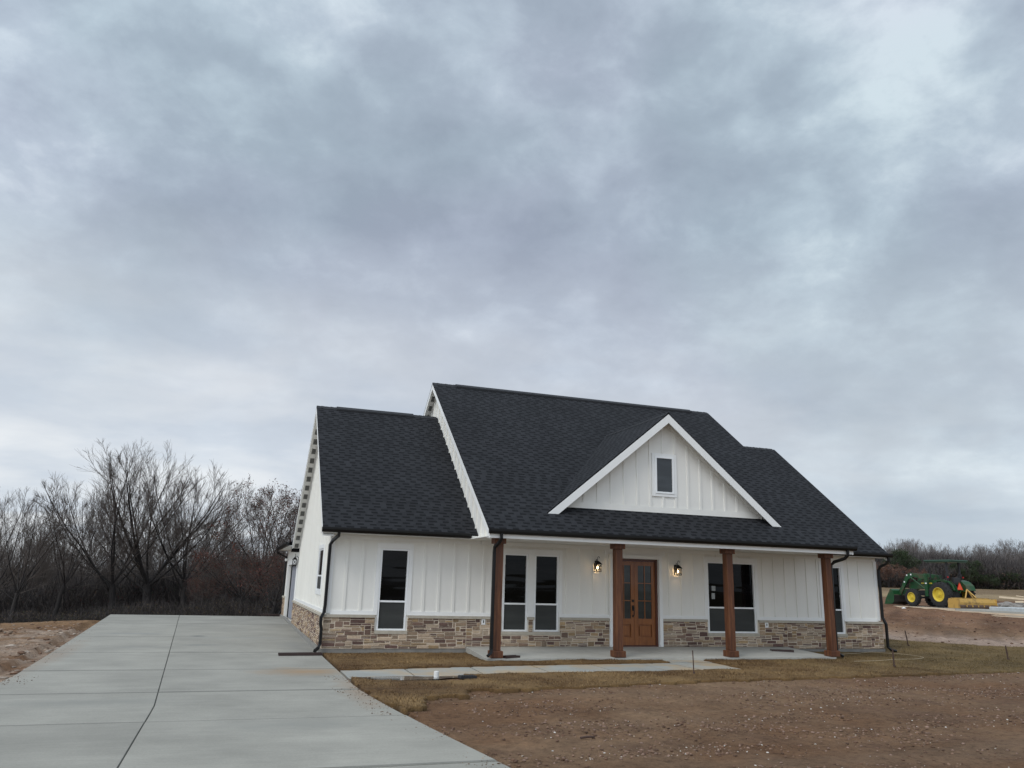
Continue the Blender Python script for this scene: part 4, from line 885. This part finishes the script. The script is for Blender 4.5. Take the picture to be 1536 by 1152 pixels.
# ------------------------------------------------------------------ TRACTOR (local: +x forward, left is +y)
tx,ty=38.35,15.9; tz=.90
trac=thing('tractor','green farm tractor with yellow wheels, front loader and flat canopy','tractor',(tx,ty,tz),math.pi/2+.02)
def wheel(x,y,R_,w,rr,side):
    t=MB(); s_=side
    t.lathe([(-w/2,rr),(-w/2,R_*.80),(-w*.42,R_*.93),(-w*.25,R_*.965),(w*.25,R_*.965),(w*.42,R_*.93),(w/2,R_*.80),(w/2,rr)],(x,y,R_),(0,1,0),32,0,(0,0))
    nl=20
    for k in range(nl):          # lugs
        for sd_ in (-1,1):
            a=2*math.pi*(k+(.5 if sd_>0 else 0))/nl; pts_=[]
            a2=a+.16
            P=lambda an,rad,yy:(x+math.cos(an)*rad,y+yy,R_+math.sin(an)*rad)
            vs=[P(a-.035,R_*.94,sd_*w*.02),P(a+.035,R_*.94,sd_*w*.02),P(a2+.035,R_*.9,sd_*w*.5),P(a2-.035,R_*.9,sd_*w*.5),P(a-.03,R_*1.0,sd_*w*.02),P(a+.03,R_*1.0,sd_*w*.02),P(a2+.03,R_*.985,sd_*w*.5),P(a2-.03,R_*.985,sd_*w*.5)]
            t.add(vs,[(0,3,2,1),(4,5,6,7),(0,1,5,4),(1,2,6,5),(2,3,7,6),(3,0,4,7)])
    ty_=t.build('wheel',M['rubber'],trac)
    r=MB(); o=s_*w*.5
    r.lathe([(o,rr*1.03),(o*1.04,rr*.98),(o*.9,rr*.90),(o*.55,rr*.80),(o*.50,rr*.45),(o*.62,rr*.42),(o*.62,rr*.22),(o*.85,rr*.20),(o*.87,.02)],(x,y,R_),(0,1,0),28,0,(0,1))
    for k in range(8): a=2*math.pi*k/8; r.lathe([(o*.50,.02),(o*.60,.02)],(x+math.cos(a)*rr*.62,y,R_+math.sin(a)*rr*.62),(0,1,0),6)
    r.build('rim',M['yellow'],ty_); return ty_
wheel(0,.86,.74,.44,.40,1); wheel(0,-.86,.74,.44,.40,-1); wheel(2.12,.80,.53,.30,.29,1); wheel(2.12,-.80,.53,.30,.29,-1)
b=MB(); b.prism([(.75,1.02),(1.2,1.08),(2.55,1.02),(2.78,.95),(2.82,1.30),(2.6,1.46),(1.4,1.62),(.75,1.60)],'y',-.32,.32); b.prism([(.9,.62),(2.5,.66),(2.5,.95),(.9,1.0)],'y',-.2,.2,1); b.prism([(-.35,.50),(1.0,.55),(1.0,.95),(-.35,1.0)],'y',-.24,.24,1)
b.box(2.0,2.25,-.72,.72,.48,.60,1); b.box(-.12,.12,-.66,.66,.64,.84,1); b.box(.55,1.0,.2,.62,.55,.9,1); b.box(.3,.75,.25,.75,.50,.54,1)
body=b.build('hood',[M['green'],M['darksteel']],trac)
q=MB(); 
for s_ in (-1,1): q.box(1.05,1.85,s_*.3212-.004*(s_<0),s_*.3212+.004*(s_>0),1.36,1.43)
q.build('hood_stripe',M['yellow'],body)
for s_ in (-1,1):
    f=MB(); pr=[(-.80,1.02),(-.70,1.30),(-.45,1.52),(-.1,1.62),(.30,1.60),(.62,1.38),(.80,1.0),(.76,.98),(.58,1.34),(.28,1.54),(-.1,1.56),(-.42,1.46),(-.65,1.26),(-.75,1.0)]
    y0,y1=(.62,.70) if s_>0 else (-1.02,-.34); f.prism(pr,'y',y0,y1); yi=.34 if s_>0 else -.36
    f.prism([(-.75,.95),(-.65,1.26),(-.42,1.46),(-.1,1.56),(.28,1.54),(.58,1.34),(.76,.98)],'y',yi,yi+.02); f.build('fender',M['green'],trac)
c_=MB(); c_.bbox(-.72,1.15,-.72,.72,2.69,2.765,.02); c_.bbox(-.66,1.08,-.66,.66,2.62,2.689,.01); c_.build('canopy',M['canopyg'],trac)
for s_ in (-1,1):
    p=MB(); p.box(-.30,-.20,s_*.5-.045,s_*.5+.045,1.0,2.64); p.box(-.34,-.16,s_*.5-.06,s_*.5+.06,1.75,1.95); p.build('roll_bar',M['darksteel'],trac)
    p=MB(); p.box(-.40,-.34,s_*.60-.035,s_*.60+.035,1.72,1.80); p.build('tail_light',M['red'],trac)
s=MB(); s.bbox(-.35,.20,-.25,.25,1.18,1.32,.03); s.bbox(-.45,-.30,-.25,.25,1.3,1.75,.03); s.build('seat',M['darksteel'],trac)
s=MB(); s.tube([(.85,0,1.4),(.55,0,1.75)],.03,8); s.tube([(.55+.03+.19*math.sin(a)*.5,.2*math.cos(a),1.76+.19*math.sin(a)*.8) for a in [2*math.pi*i/16 for i in range(17)]],.016,6); s.build('steering_wheel',M['darksteel'],trac)
s=MB(); s.tube([(1.25,.18,1.5),(1.25,.18,2.35)],.035,10); s.build('exhaust_pipe',M['darksteel'],trac)
s=MB(); s.prism([(-.20,1.05),(.20,1.05),(0,1.42)],'x',-.62,-.60); sg_=s.build('warning_triangle',M['orange'],trac); 
s=MB(); s.prism([(-.26,1.02),(.26,1.02),(.03,1.47),(-.03,1.47)],'x',-.598,-.585); s.build('warning_triangle_border',M['red'],trac)
s=MB(); s.box(-.60,-.50,-.03,.03,.85,1.45); s.box(-.95,-.3,-.42,-.36,.50,.56); s.box(-.95,-.3,.36,.42,.50,.56); s.tube([(-.35,0,1.05),(-1.05,0,.95)],.03,8); s.build('hitch',M['green'],trac)
# loader
for s_ in (-1,1):
    y=s_*.56; a=MB(); w=.055
    a.prism([(1.25,1.75),(1.42,1.62),(2.1,1.78),(2.55,1.62),(3.25,.62),(3.42,.68),(2.72,1.84),(2.55,1.96),(2.2,2.0),(1.25,1.90)] ,'y',y-w,y+w)
    a.box(1.12,1.34,y-.07,y+.07,.62,1.9); a.tube([(1.3,y+s_*.08,1.05),(2.3,y+s_*.08,1.72)],.035,8); a.tube([(2.35,y,2.02),(3.1,y,1.16)],.03,8); a.tube([(3.1,y,1.16),(3.42,y,.86)],.04,8)
    a.build('loader_arm',M['green'],trac)
    a=MB(); 
    for px_,pz_ in ((1.3,1.82),(2.3,1.90),(2.62,1.86),(2.85,1.45)): a.lathe([(0,.05),(.012,.05)],(px_,y+s_*.056,pz_),(0,s_,0),10)
    a.box(1.16,1.28,y+s_*.071,y+s_*.078,1.35,1.42) if s_>0 else a.box(1.16,1.28,y+s_*.078,y+s_*.071,1.35,1.42)
    a.build('loader_pin',M['whitep'],trac)
a=MB(); a.tube([(3.05,-.56,.98),(3.05,.56,.98)],.05,10); a.box(1.15,1.3,-.56,.56,.62,.74); a.build('loader_crossbar',M['green'],trac)
a=MB(); prof=[(3.42,.92),(3.35,.60),(3.38,.25),(3.55,.10),(4.15,.06),(4.15,.085),(3.57,.13),(3.42,.27),(3.39,.60),(3.46,.90),(3.62,.98),(3.60,1.01)]
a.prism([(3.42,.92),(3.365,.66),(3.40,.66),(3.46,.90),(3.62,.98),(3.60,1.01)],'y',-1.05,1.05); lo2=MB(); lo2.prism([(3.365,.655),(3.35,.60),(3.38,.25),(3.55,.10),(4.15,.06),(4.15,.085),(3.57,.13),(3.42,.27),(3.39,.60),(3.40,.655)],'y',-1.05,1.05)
for s_ in (-1,1): a.prism([(3.42,.92),(3.35,.60),(3.38,.25),(3.55,.10),(4.15,.06),(4.05,.35),(3.62,1.0)],'y',s_*1.05-.012,s_*1.05+.012)
bk_=a.build('bucket',M['green'],trac); lo2.build('bucket_bottom',M['bucketlow'],bk_)
# box scraper hitched behind
a=MB(); 
a.prism([(-1.62,.10),(-1.66,.35),(-1.60,.55),(-1.56,.55),(-1.61,.35),(-1.57,.10)],'y',-1.50,1.40)
for s_ in (-1.145,1.07): a.prism([(-1.68,.02),(-1.68,.56),(-.98,.56),(-.90,.40),(-.90,.02)],'y',s_*1.31-.015,s_*1.31+.015)
a.box(-1.20,-1.10,-1.49,1.39,.48,.60)
for yy in (-.9,-.45,0,.45,.9): a.box(-1.72,-1.66,yy-.03,yy+.03,.10,.2)
a.tube([(-1.15,-.30,.58),(-1.05,0,1.08)],.04,6); a.tube([(-1.15,.30,.58),(-1.05,0,1.08)],.04,6); a.tube([(-1.05,0,1.08),(-1.60,0,.62)],.035,6); a.box(-1.12,-.95,-.40,-.34,.35,.6); a.box(-1.12,-.95,.34,.40,.35,.6)
a.build('box_scraper',M['scraper'],trac)
a=MB(); a.prism([(-1.66,.02),(-1.70,.14),(-1.64,.22),(-1.62,.12),(-1.60,.02)],'y',-1.49,1.39); a.build('scraper_edge',M['rust'],trac)
# concrete pad under it with form boards
mb=MB(); mb.box(36.95,48,8.0,30,.55,.885); tag(mb.build('concrete_pad',M['porch']),kind='structure')
def lump(name,label,cat,x,y,z,s,m,fl=.6,seed=1,sub=2):
    import bmesh
    bm=bmesh.new(); bmesh.ops.create_icosphere(bm,subdivisions=sub,radius=s); r_=random.Random(seed)
    for v in bm.verts: k=1+r_.uniform(-.18,.18); v.co*=k; v.co.z*=fl
    me=bpy.data.meshes.new(name); bm.to_mesh(me); bm.free(); me.materials.append(M[m]); o=bpy.data.objects.new(name,me); COL.objects.link(o); o.location=(x,y,z+s*fl*.7); return tag(o,label,cat)
def board(x0,y0,x1,y1,z,w,h,label,m='lumber',tilt=0):
    d=Vector((x1-x0,y1-y0,0)); Ln=d.length; o=MB(); o.box(0,Ln,-w/2,w/2,0,h); t=o.build('board',M[m]); t.location=(x0,y0,z); t.rotation_euler=(0,-tilt,math.atan2(d.y,d.x)); return tag(t,label,'board')
board(36.91,21.5,36.91,14.5,.72,.04,.17,'pale form board along the pad left of the tractor rear wheel')
board(36.75,14.4,36.55,7.2,.68,.04,.11,'pale form board along the pad in front of the scraper')
board(36.1,12.8,35.3,5.5,hz(35.7,9)+.02,.09,.05,'nearest pale board lying on the soil in front of the pad')
def pile(u,v,D_):
    r=F+R2*((u-768)/fpx)-U2*((v-576)/fpx); return Vector((cx,cy,cz))+r*D_
for (u0,v0,u1,v1,D0,D1,w_,h_,lb) in ((1499,895.5,1560,901,46,44.5,.14,.10,'long pale plank on top of the lumber heap at right edge'),(1524,893,1570,900,48,47,.10,.05,'thin pale stick behind the lumber heap'),(1523,902.5,1575,903,45,44,.14,.09,'shorter pale plank low on the lumber heap at right edge')):
    a=pile(u0,v0,D0); b_=pile(u1,v1,D1); board(a.x,a.y,b_.x,b_.y,a.z-.05,w_,h_,lb,tilt=math.atan2(b_.z-a.z,(b_-a).length))
a=pile(1514,909,45.5); lump('rubble_heap','grey rubble heap under the pale planks','rubble',a.x,a.y,.86,.62,'greyrubble',.45,3,3); a=pile(1536,909,45); lump('rubble_heap','second grey rubble heap at the right edge','rubble',a.x,a.y,.86,.66,'greyrubble',.42,5,3)
mb=MB(); mb.bbox(0,1.6,-4.2,0,0,.36,.03); t=mb.build('foam_sheet',M['slabgrey']); t.location=(37.3,12.6,.72); t.rotation_euler=(0,0,-.12); tag(t,'low white wrapped slab lying beside the ochre scraper','slab')
lump('rock','small white rock on the soil below the front wheel','rock',35.6,16.9,.70,.13,'whitep',.7,8,1)
mb=MB(); 
for i in range(6): mb.box(-.02,.02,i*.22,i*.22+.12,0,.85)
mb.box(.021,.06,-.1,1.4,.2,.28); mb.box(.021,.06,-.1,1.4,.6,.68); t=mb.build('picket_panel',M['lumber']); t.location=(41.5,25.3,1.0); tag(t,'small weathered wooden picket panel beside the loader bucket','fence')
# ------------------------------------------------------------------ TREES
class TB:
    def __init__(s): s.V=[];s.F=[]
    def poly(s,pts,rad,n):
        b=len(s.V)
        for i,p in enumerate(pts):
            d=(pts[min(i+1,len(pts)-1)]-pts[max(i-1,0)]); d=d/(np.linalg.norm(d)+1e-9)
            a=np.cross(d,(.31,.17,.93) if abs(d[2])<.8 else (1,.2,.1)); a=a/np.linalg.norm(a); c=np.cross(a,d)
            for j in range(n):
                t=2*math.pi*j/n; s.V.append(p+(a*math.cos(t)+c*math.sin(t))*rad[i])
        for i in range(len(pts)-1):
            for j in range(n):
                q=b+i*n; s.F.append((q+j,q+(j+1)%n,q+n+(j+1)%n,q+n+j))
    def out(s,name,m):
        me=bpy.data.meshes.new(name); o=npmesh(name,np.array(s.V),np.array(s.F),m); COL.objects.unlink(o); return o.data
def branch(p,d,L_,r0,r1,k,rnd,wig,up):
    pts=[p]; d=d/np.linalg.norm(d)
    for i in range(k):
        d=d+rnd.normal(0,wig,3)+np.array((0,0,up))*(1.0 if i else .3); d=d/np.linalg.norm(d); pts.append(pts[-1]+d*L_/k)
    return pts,[r0+(r1-r0)*i/k for i in range(k+1)],d
def perp(d,ang,az):
    a=np.cross(d,(0,0,1.) if abs(d[2])<.9 else (1.,0,0)); a/=np.linalg.norm(a); b=np.cross(d,a); return d*math.cos(ang)+(a*math.cos(az)+b*math.sin(az))*math.sin(ang)
def make_tree(seed,Ht,tr_r,spread,fork=.22,limbs=6,n2=9,n3=7,n4=5,lean=(0,0),twig_r=.0065):
    rnd=np.random.default_rng(seed); T=TB();C_=TB(); tips=[]
    p=np.array((0,0,-.4)); pts,rad,d=branch(p,np.array((lean[0],lean[1],1.)),Ht*fork+.4,tr_r*1.15,tr_r*.72,4,rnd,.05,.03); T.poly(pts,rad,9)
    az0=rnd.uniform(0,6.28); cz_=.56*Ht; rz_=.455*Ht; rx_=(.30+.17*spread)*Ht
    def reach(p,dv,L_):
        dv=dv/np.linalg.norm(dv); q=np.array((p[0]/rx_,p[1]/rx_,(p[2]-cz_)/rz_)); w=np.array((dv[0]/rx_,dv[1]/rx_,dv[2]/rz_)); A=w@w; B_=2*q@w; C0=q@q-1-rnd.uniform(-.12,.14); D0=B_*B_-4*A*C0
        if D0<=0: return L_*.35
        return max(min(L_,(-B_+math.sqrt(D0))/(2*A)),L_*.22)
    for i in range(limbs):
        az=az0+i*2.4+rnd.normal(0,.25); ang=spread*(.25+.75*rnd.random()) if i else .08
        st=pts[-1] if i<limbs//2+1 else pts[-2]+(pts[-1]-pts[-2])*rnd.random(); ang=ang*(1.0 if i<limbs//2+1 else 1.25)
        dd=perp(d,ang,az); l1=Ht*(1-fork)*rnd.uniform(.80,.92)*(.86 if ang<.35 else 1.0); l1=reach(st,dd+np.array((0,0,.35)),l1*1.15)*.97; r_=tr_r*rnd.uniform(.22,.36)
        P1,R1,_=branch(st,dd,l1,r_,.012,7,rnd,.06,.10); T.poly(P1,R1,6)
        for j in range(n2):
            t=.12+.85*(j+rnd.random()*.7)/n2; q=t*7; a=int(min(q,6)); s0=P1[a]+(P1[a+1]-P1[a])*(q-a); dl=P1[a+1]-P1[a]; dl/=np.linalg.norm(dl)
            d2=perp(dl,rnd.uniform(.35,.72),rnd.uniform(0,6.28)); l2=reach(s0,d2+np.array((0,0,.2)),l1*rnd.uniform(.38,.62)*(1.15-.75*t)); rr=max(.009,R1[a]*.42)
            P2,R2_,_=branch(s0,d2,l2,rr,.006,5,rnd,.06,.09); C_.poly(P2,R2_,4)
            for k in range(n3):
                t2=.15+.85*(k+rnd.random()*.7)/n3; q=t2*5;a2=int(min(q,4)); s1=P2[a2]+(P2[a2+1]-P2[a2])*(q-a2); dl2=P2[a2+1]-P2[a2]; dl2/=np.linalg.norm(dl2)
                d3=perp(dl2,rnd.uniform(.28,.68),rnd.uniform(0,6.28)); l3=reach(s1,d3,l2*rnd.uniform(.35,.58)*(1.1-.5*t2))
                P3,R3,_=branch(s1,d3,l3,max(twig_r,R2_[a2]*.5),twig_r*.6,3,rnd,.07,.08); C_.poly(P3,R3,3)
                for m_ in range(n4):
                    t3=.2+.8*(m_+rnd.random()*.6)/n4; q=t3*3;a3=int(min(q,2)); s2=P3[a3]+(P3[a3+1]-P3[a3])*(q-a3); dl3=P3[a3+1]-P3[a3]; dl3/=np.linalg.norm(dl3)
                    d4=perp(dl3,rnd.uniform(.2,.5),rnd.uniform(0,6.28)); l4=max(.25,l3*rnd.uniform(.35,.6)); P4,R4,_=branch(s2,d4,l4,twig_r*.85,twig_r*.45,2,rnd,.1,.08); C_.poly(P4,R4,3); tips.append(P4[-1])
    tips=np.array(tips); k_=9.3/np.percentile(tips[:,2],99.3)
    for B_ in (T,C_): B_.V=[v*k_ for v in B_.V]
    return T.out('trunk',M['bark']),C_.out('crown',M['twig']),tips*k_
def leafmesh(name,centers,spreadv,n_each,size,cols,rnd):
    c=np.repeat(centers,n_each,0); k=len(c); c=c+rnd.normal(0,spreadv,(k,3)); a=rnd.normal(0,1,(k,3)); a/=np.linalg.norm(a,axis=1)[:,None]; b=np.cross(a,rnd.normal(0,1,(k,3))); b/=np.linalg.norm(b,axis=1)[:,None]; s=rnd.uniform(.5,1.3,(k,1))*size
    V=np.stack([c-a*s,c-b*s*.6,c+a*s,c+b*s*.6],1).reshape(-1,3); ci=rnd.integers(0,len(cols),len(centers)).repeat(n_each); col=np.array(cols)[ci]*rnd.uniform(.7,1.3,(k,1))
    o=npmesh(name,V,np.arange(4*k).reshape(-1,4),M['leaf'],col=np.repeat(col,4,0)); COL.objects.unlink(o); return o.data
def put(name,label,cat,group,meshes,x,y,z,rz,s,sz=None):
    t=thing(name,label,cat,(x,y,z),rz,group); t.scale=(s,s,sz or s)
    for nm,me in meshes: o=bpy.data.objects.new(nm,me); COL.objects.link(o); o.parent=t
    return t
VA=make_tree(1,9.6,.27,.98,.20,11,10,8,6); VB=make_tree(2,9.6,.20,.92,.24,9,10,8,6,(.04,0)); VC=make_tree(3,9.6,.16,.70,.30,8,9,8,5); VD=make_tree(4,9.6,.18,1.0,.20,9,10,8,5,(-.14,.02)); VE=make_tree(5,9.6,.13,.55,.25,6,9,7,5,(.06,0),.009)
tm=lambda v:[('trunk',v[0]),('crown',v[1])]
GL='bare trees along the edge of the wood'
CAM=Vector((cx,cy,cz))
def at(u,v,D_): # ground position on a camera column at depth D_
    r=F+R2*((u-768)/fpx)-U2*((v-576)/fpx); return CAM+r*D_
def tree(u,D_,topv,v,name,label,rz=0,extra=None,wide=1,base=None,grp=GL):
    g0=at(u,900,D_); x,y=g0.x,g0.y; z=hz(x,y) if base is None else base; top=at(u,topv,D_).z; s=(top-z)/9.3
    return put(name,label,'tree',grp,tm(v)+(extra or []),x,y,z,rz,s*wide,s)
tree(222,46,676,VA,'bare_tree','tallest broad bare tree with thick dark trunk behind the middle of the driveway',.3,wide=1.05)
tree(175,45,655,VD,'bare_tree','bare tree leaning left with a long limb, left of the thickest trunk',.2,wide=.98)
tree(276,46,700,VB,'bare_tree','rounded bare tree right of the thickest trunk, behind the driveway',1.9,wide=.98)
tree(82,43,735,VC,'bare_tree','bare tree with slim dark trunk over the left soil',.9,wide=1.0)
tree(22,42,738,VB,'bare_tree','bare tree with many dark stems at the left edge of the photo',3.2,wide=.9)
tree(-30,44,725,VD,'bare_tree','bare tree mostly cut off by the left edge of the photo',2.6)
tree(122,52,730,VE,'bare_tree','thin bare tree between the slim trunk and the leaning tree',.4)
tree(330,52,745,VE,'bare_tree','thin bare tree just left of the rust leaved oaks',2.4,wide=1.1)
# rust-leaved oaks
rnd=np.random.default_rng(77)
RED=[(.095,.026,.020),(.13,.040,.026),(.065,.022,.018),(.11,.055,.032),(.07,.035,.028)]
lf=VC[2][rnd.random(len(VC[2]))<.20]; LR=leafmesh('leaves',lf,.10,4,.055,RED,rnd)
low=VB[2][(VB[2][:,2]<7.2)&(rnd.random(len(VB[2]))<.30)]; LR2=leafmesh('leaves',low,.22,6,.055,RED,rnd)
tree(382,44,718,VC,'oak_tree','slender oak with sparse rust red leaves near the garage corner',.2,[('leaves',LR)],1.05)
tree(420,48,728,VC,'oak_tree','oak with thin rust red leaves half hidden behind the garage',2.2,[('leaves',LR)],1.1)
tree(365,43,800,VB,'oak_tree','low bushy oak full of dark red leaves left of the garage',1.2,[('leaves',LR2)],1.25)
tree(410,42,815,VB,'oak_tree','low dark red leaved oak touching the garage corner',4.2,[('leaves',LR2)],1.3)
tree(312,43,850,VB,'oak_tree','small red leaved sapling between bare trunks',.2,[('leaves',LR2)],1.0)
# second row: similar, nothing tells them apart
vs_=[VA,VB,VC,VD,VE]
r_=random.Random(5)
for i in range(22):
    u=-60+i*25+r_.uniform(-10,10); tree(u,r_.uniform(52,76),r_.uniform(772,822),vs_[i%5],'bare_tree','thin bare tree in the dense wood behind the front row left of the house',r_.uniform(0,6),wide=r_.uniform(.85,1.15),grp='bare trees inside the left wood')
# thicket mass
def thicket(name,samp,n_,hmax,lab,seed,tw=.010,cols=None,nleaf=20000,lsz=.05):
    rnd=np.random.default_rng(seed); px,py,hh=samp(n_,rnd); z0=H(px,py); k=len(px)
    # slender 3-sided stems with a bend
    h=hh*rnd.uniform(.35,1,k); lean=rnd.normal(0,.38,(k,2))*h[:,None]; base=np.stack([px,py,z0-.1+rnd.random(k)*hh*.75],1); ln=h*.55
    dirv=np.stack([lean[:,0],lean[:,1],h],1); dirv/=np.linalg.norm(dirv,axis=1)[:,None]; tip=base+dirv*ln[:,None]+rnd.normal(0,.12,(k,3))*ln[:,None]; midp=(base+tip)/2+rnd.normal(0,.07,(k,3))*ln[:,None]
    a=np.cross(dirv,rnd.normal(0,1,(k,3))); a/=np.linalg.norm(a,axis=1)[:,None]; b=np.cross(dirv,a); w=(tw*rnd.uniform(.5,1.8,k))[:,None]
    V=np.stack([base+a*w,base-a*w*.5+b*w*.8,base-a*w*.5-b*w*.8,midp+a*w*.7,midp-a*w*.35+b*w*.5,midp-a*w*.35-b*w*.5,tip],1)
    f=np.array([(0,1,4),(0,4,3),(1,2,5),(1,5,4),(2,0,3),(2,3,5),(3,4,6),(4,5,6),(5,3,6)]); Fc=(f[None]+7*np.arange(k)[:,None,None]).reshape(-1,3)
    cc=np.array([(.050,.042,.040),(.030,.025,.024),(.075,.062,.056),(.095,.080,.072)])[rnd.choice(4,k,p=[.4,.35,.17,.08])]*rnd.uniform(.7,1.2,(k,1)); col=np.repeat(cc,7,0)
    V=V.reshape(-1,3)
    px,py,hh=samp(nleaf,rnd); k=len(px); c=np.stack([px,py,H(px,py)+rnd.random(k)**1.3*hh*.8],1); a=rnd.normal(0,1,(k,3)); a/=np.linalg.norm(a,axis=1)[:,None]; b=np.cross(a,rnd.normal(0,1,(k,3))); b/=np.linalg.norm(b,axis=1)[:,None]; s=rnd.uniform(.5,1.5,(k,1))*lsz
    Vl=np.stack([c-a*s,c-b*s*.7,c+a*s],1).reshape(-1,3); base_i=len(V); Fl=np.arange(3*k).reshape(-1,3)+base_i
    zone=fbm(px*.35,py*.35,3,19); cl=np.array(cols)[np.clip(((zone+.6)/1.2*len(cols)+rnd.normal(0,.6,k)).astype(int),0,len(cols)-1)]*rnd.uniform(.6,1.3,(k,1))
    V=np.concatenate([V,Vl]);col=np.concatenate([col,np.repeat(cl,3,0)])
    return tag(npmesh(name,V,np.concatenate([Fc,Fl]),M['leaf'],col=col),lab,'wood',kind='stuff')
def left_s(n_,rnd):
    D_=rnd.uniform(49,84,n_); uu=rnd.uniform(-140,470,n_); k=(uu-768)/fpx
    Fx,Fy=F.x,F.y; px=cx+D_*(F.x+R2.x*k); py=cy+D_*(F.y+R2.y*k); hh=2.0+(D_-49)*.115+fbm(px*.18,py*.18,3,4)*1.6; return px,py,np.maximum(hh,.8)
thicket('undergrowth',left_s,70000,0,'dark leafless undergrowth filling the wood left of the house',3,.016,[(.035,.030,.024),(.05,.035,.024),(.045,.016,.012),(.025,.03,.016),(.07,.045,.026)],60000,.07)
def left_low(n_,rnd):
    D_=rnd.uniform(43,50,n_); uu=rnd.uniform(-120,440,n_); k=(uu-768)/fpx; px=cx+D_*(F.x+R2.x*k); py=cy+D_*(F.y+R2.y*k); ok=py>17.6; px,py=px[ok],py[ok]; return px,py,np.maximum(.9+fbm(px*.5,py*.5,3,4)*.8,.25)
thicket('brush',left_low,14000,0,'low tangled dry brush at the foot of the left wood',6,.009,[(.10,.06,.03),(.06,.05,.02),(.13,.09,.05),(.035,.04,.018)],16000,.035)
# right side far wood
GR='bare trees of the far wood on the right'
def rtree(u,D_,topv,v,name,label,extra=None,wide=1,rz=0,grp=GR): 
    g0=at(u,885,D_); z=hz(g0.x,g0.y); top=at(u,topv,D_).z; s=(top-z)/9.3; return put(name,label,'tree',grp,tm(v)+(extra or []),g0.x,g0.y,z,rz,s*wide,s)
BR=[(.14,.07,.045),(.11,.05,.035),(.17,.09,.06)]
lowb_=VB[2][rnd.random(len(VB[2]))<.30]; LB=leafmesh('leaves',lowb_,.2,6,.10,BR,rnd)
GRN=[(.030,.050,.020),(.045,.06,.022),(.022,.036,.016)]; LG=leafmesh('leaves',VA[2][rnd.random(len(VA[2]))<.40],.25,6,.12,GRN,rnd)
VT=[(v[0],v[1],v[2]) for v in vs_]
PT=[]
for v in (VA,VB,VD):
    me=v[1].copy(); me.materials.clear(); me.materials.append(M['twigpale']); PT.append((v[0],me,v[2]))
rtree(1378,94,852,VB,'oak_tree','rusty brown leaved oak behind the loader arms',[('leaves',LB)],1.1,.4)
rtree(1334,93,845,VB,'oak_tree','brown leaved oak beside the house corner',[('leaves',LB)],1.6,1.4)
rtree(1357,98,826,VA,'oak_tree','olive green leaved tree between the brown oaks',[('leaves',LG)],1.0,.4)
rtree(1455,95,842,VA,'evergreen_tree','dark green cedar right of the tractor canopy',[('leaves',LG)],1.2,2)
rtree(1482,94,862,VA,'evergreen_tree','low dark green cedar near the right edge',[('leaves',LG)],1.5,3)
rtree(1512,95,858,VA,'evergreen_tree','dark bushy cedar at the right edge of the far wood',[('leaves',LG)],1.5,4)
for i in range(34):
    u=1290+i*8.4+r_.uniform(-4,4); tv=814-12*math.exp(-((u-1385)/32)**2)+20*math.exp(-((u-1440)/20)**2)-4*math.exp(-((u-1500)/30)**2)+r_.uniform(-4,12)
    rtree(u,r_.uniform(106,135),tv,PT[i%3],'bare_tree','pale bare tree in the far wood behind the tractor',None,r_.uniform(.9,1.4),r_.uniform(0,6))
def right_s(n_,rnd):
    D_=rnd.uniform(100,130,n_); uu=rnd.uniform(1240,1640,n_); k=(uu-768)/fpx; px=cx+D_*(F.x+R2.x*k); py=cy+D_*(F.y+R2.y*k); hh=2.6+(D_-100)*.08+fbm(px*.09,py*.09,3,14)*1.8; return px,py,np.maximum(hh,1)
thicket('far_undergrowth',right_s,46000,0,'dense brown undergrowth of the far wood on the right',13,.030,[(.09,.055,.04),(.11,.07,.05),(.05,.045,.028),(.035,.045,.022),(.075,.05,.04)],60000,.13)
S.cycles.max_bounces=6; S.cycles.transparent_max_bounces=8; S.cycles.use_denoising=True
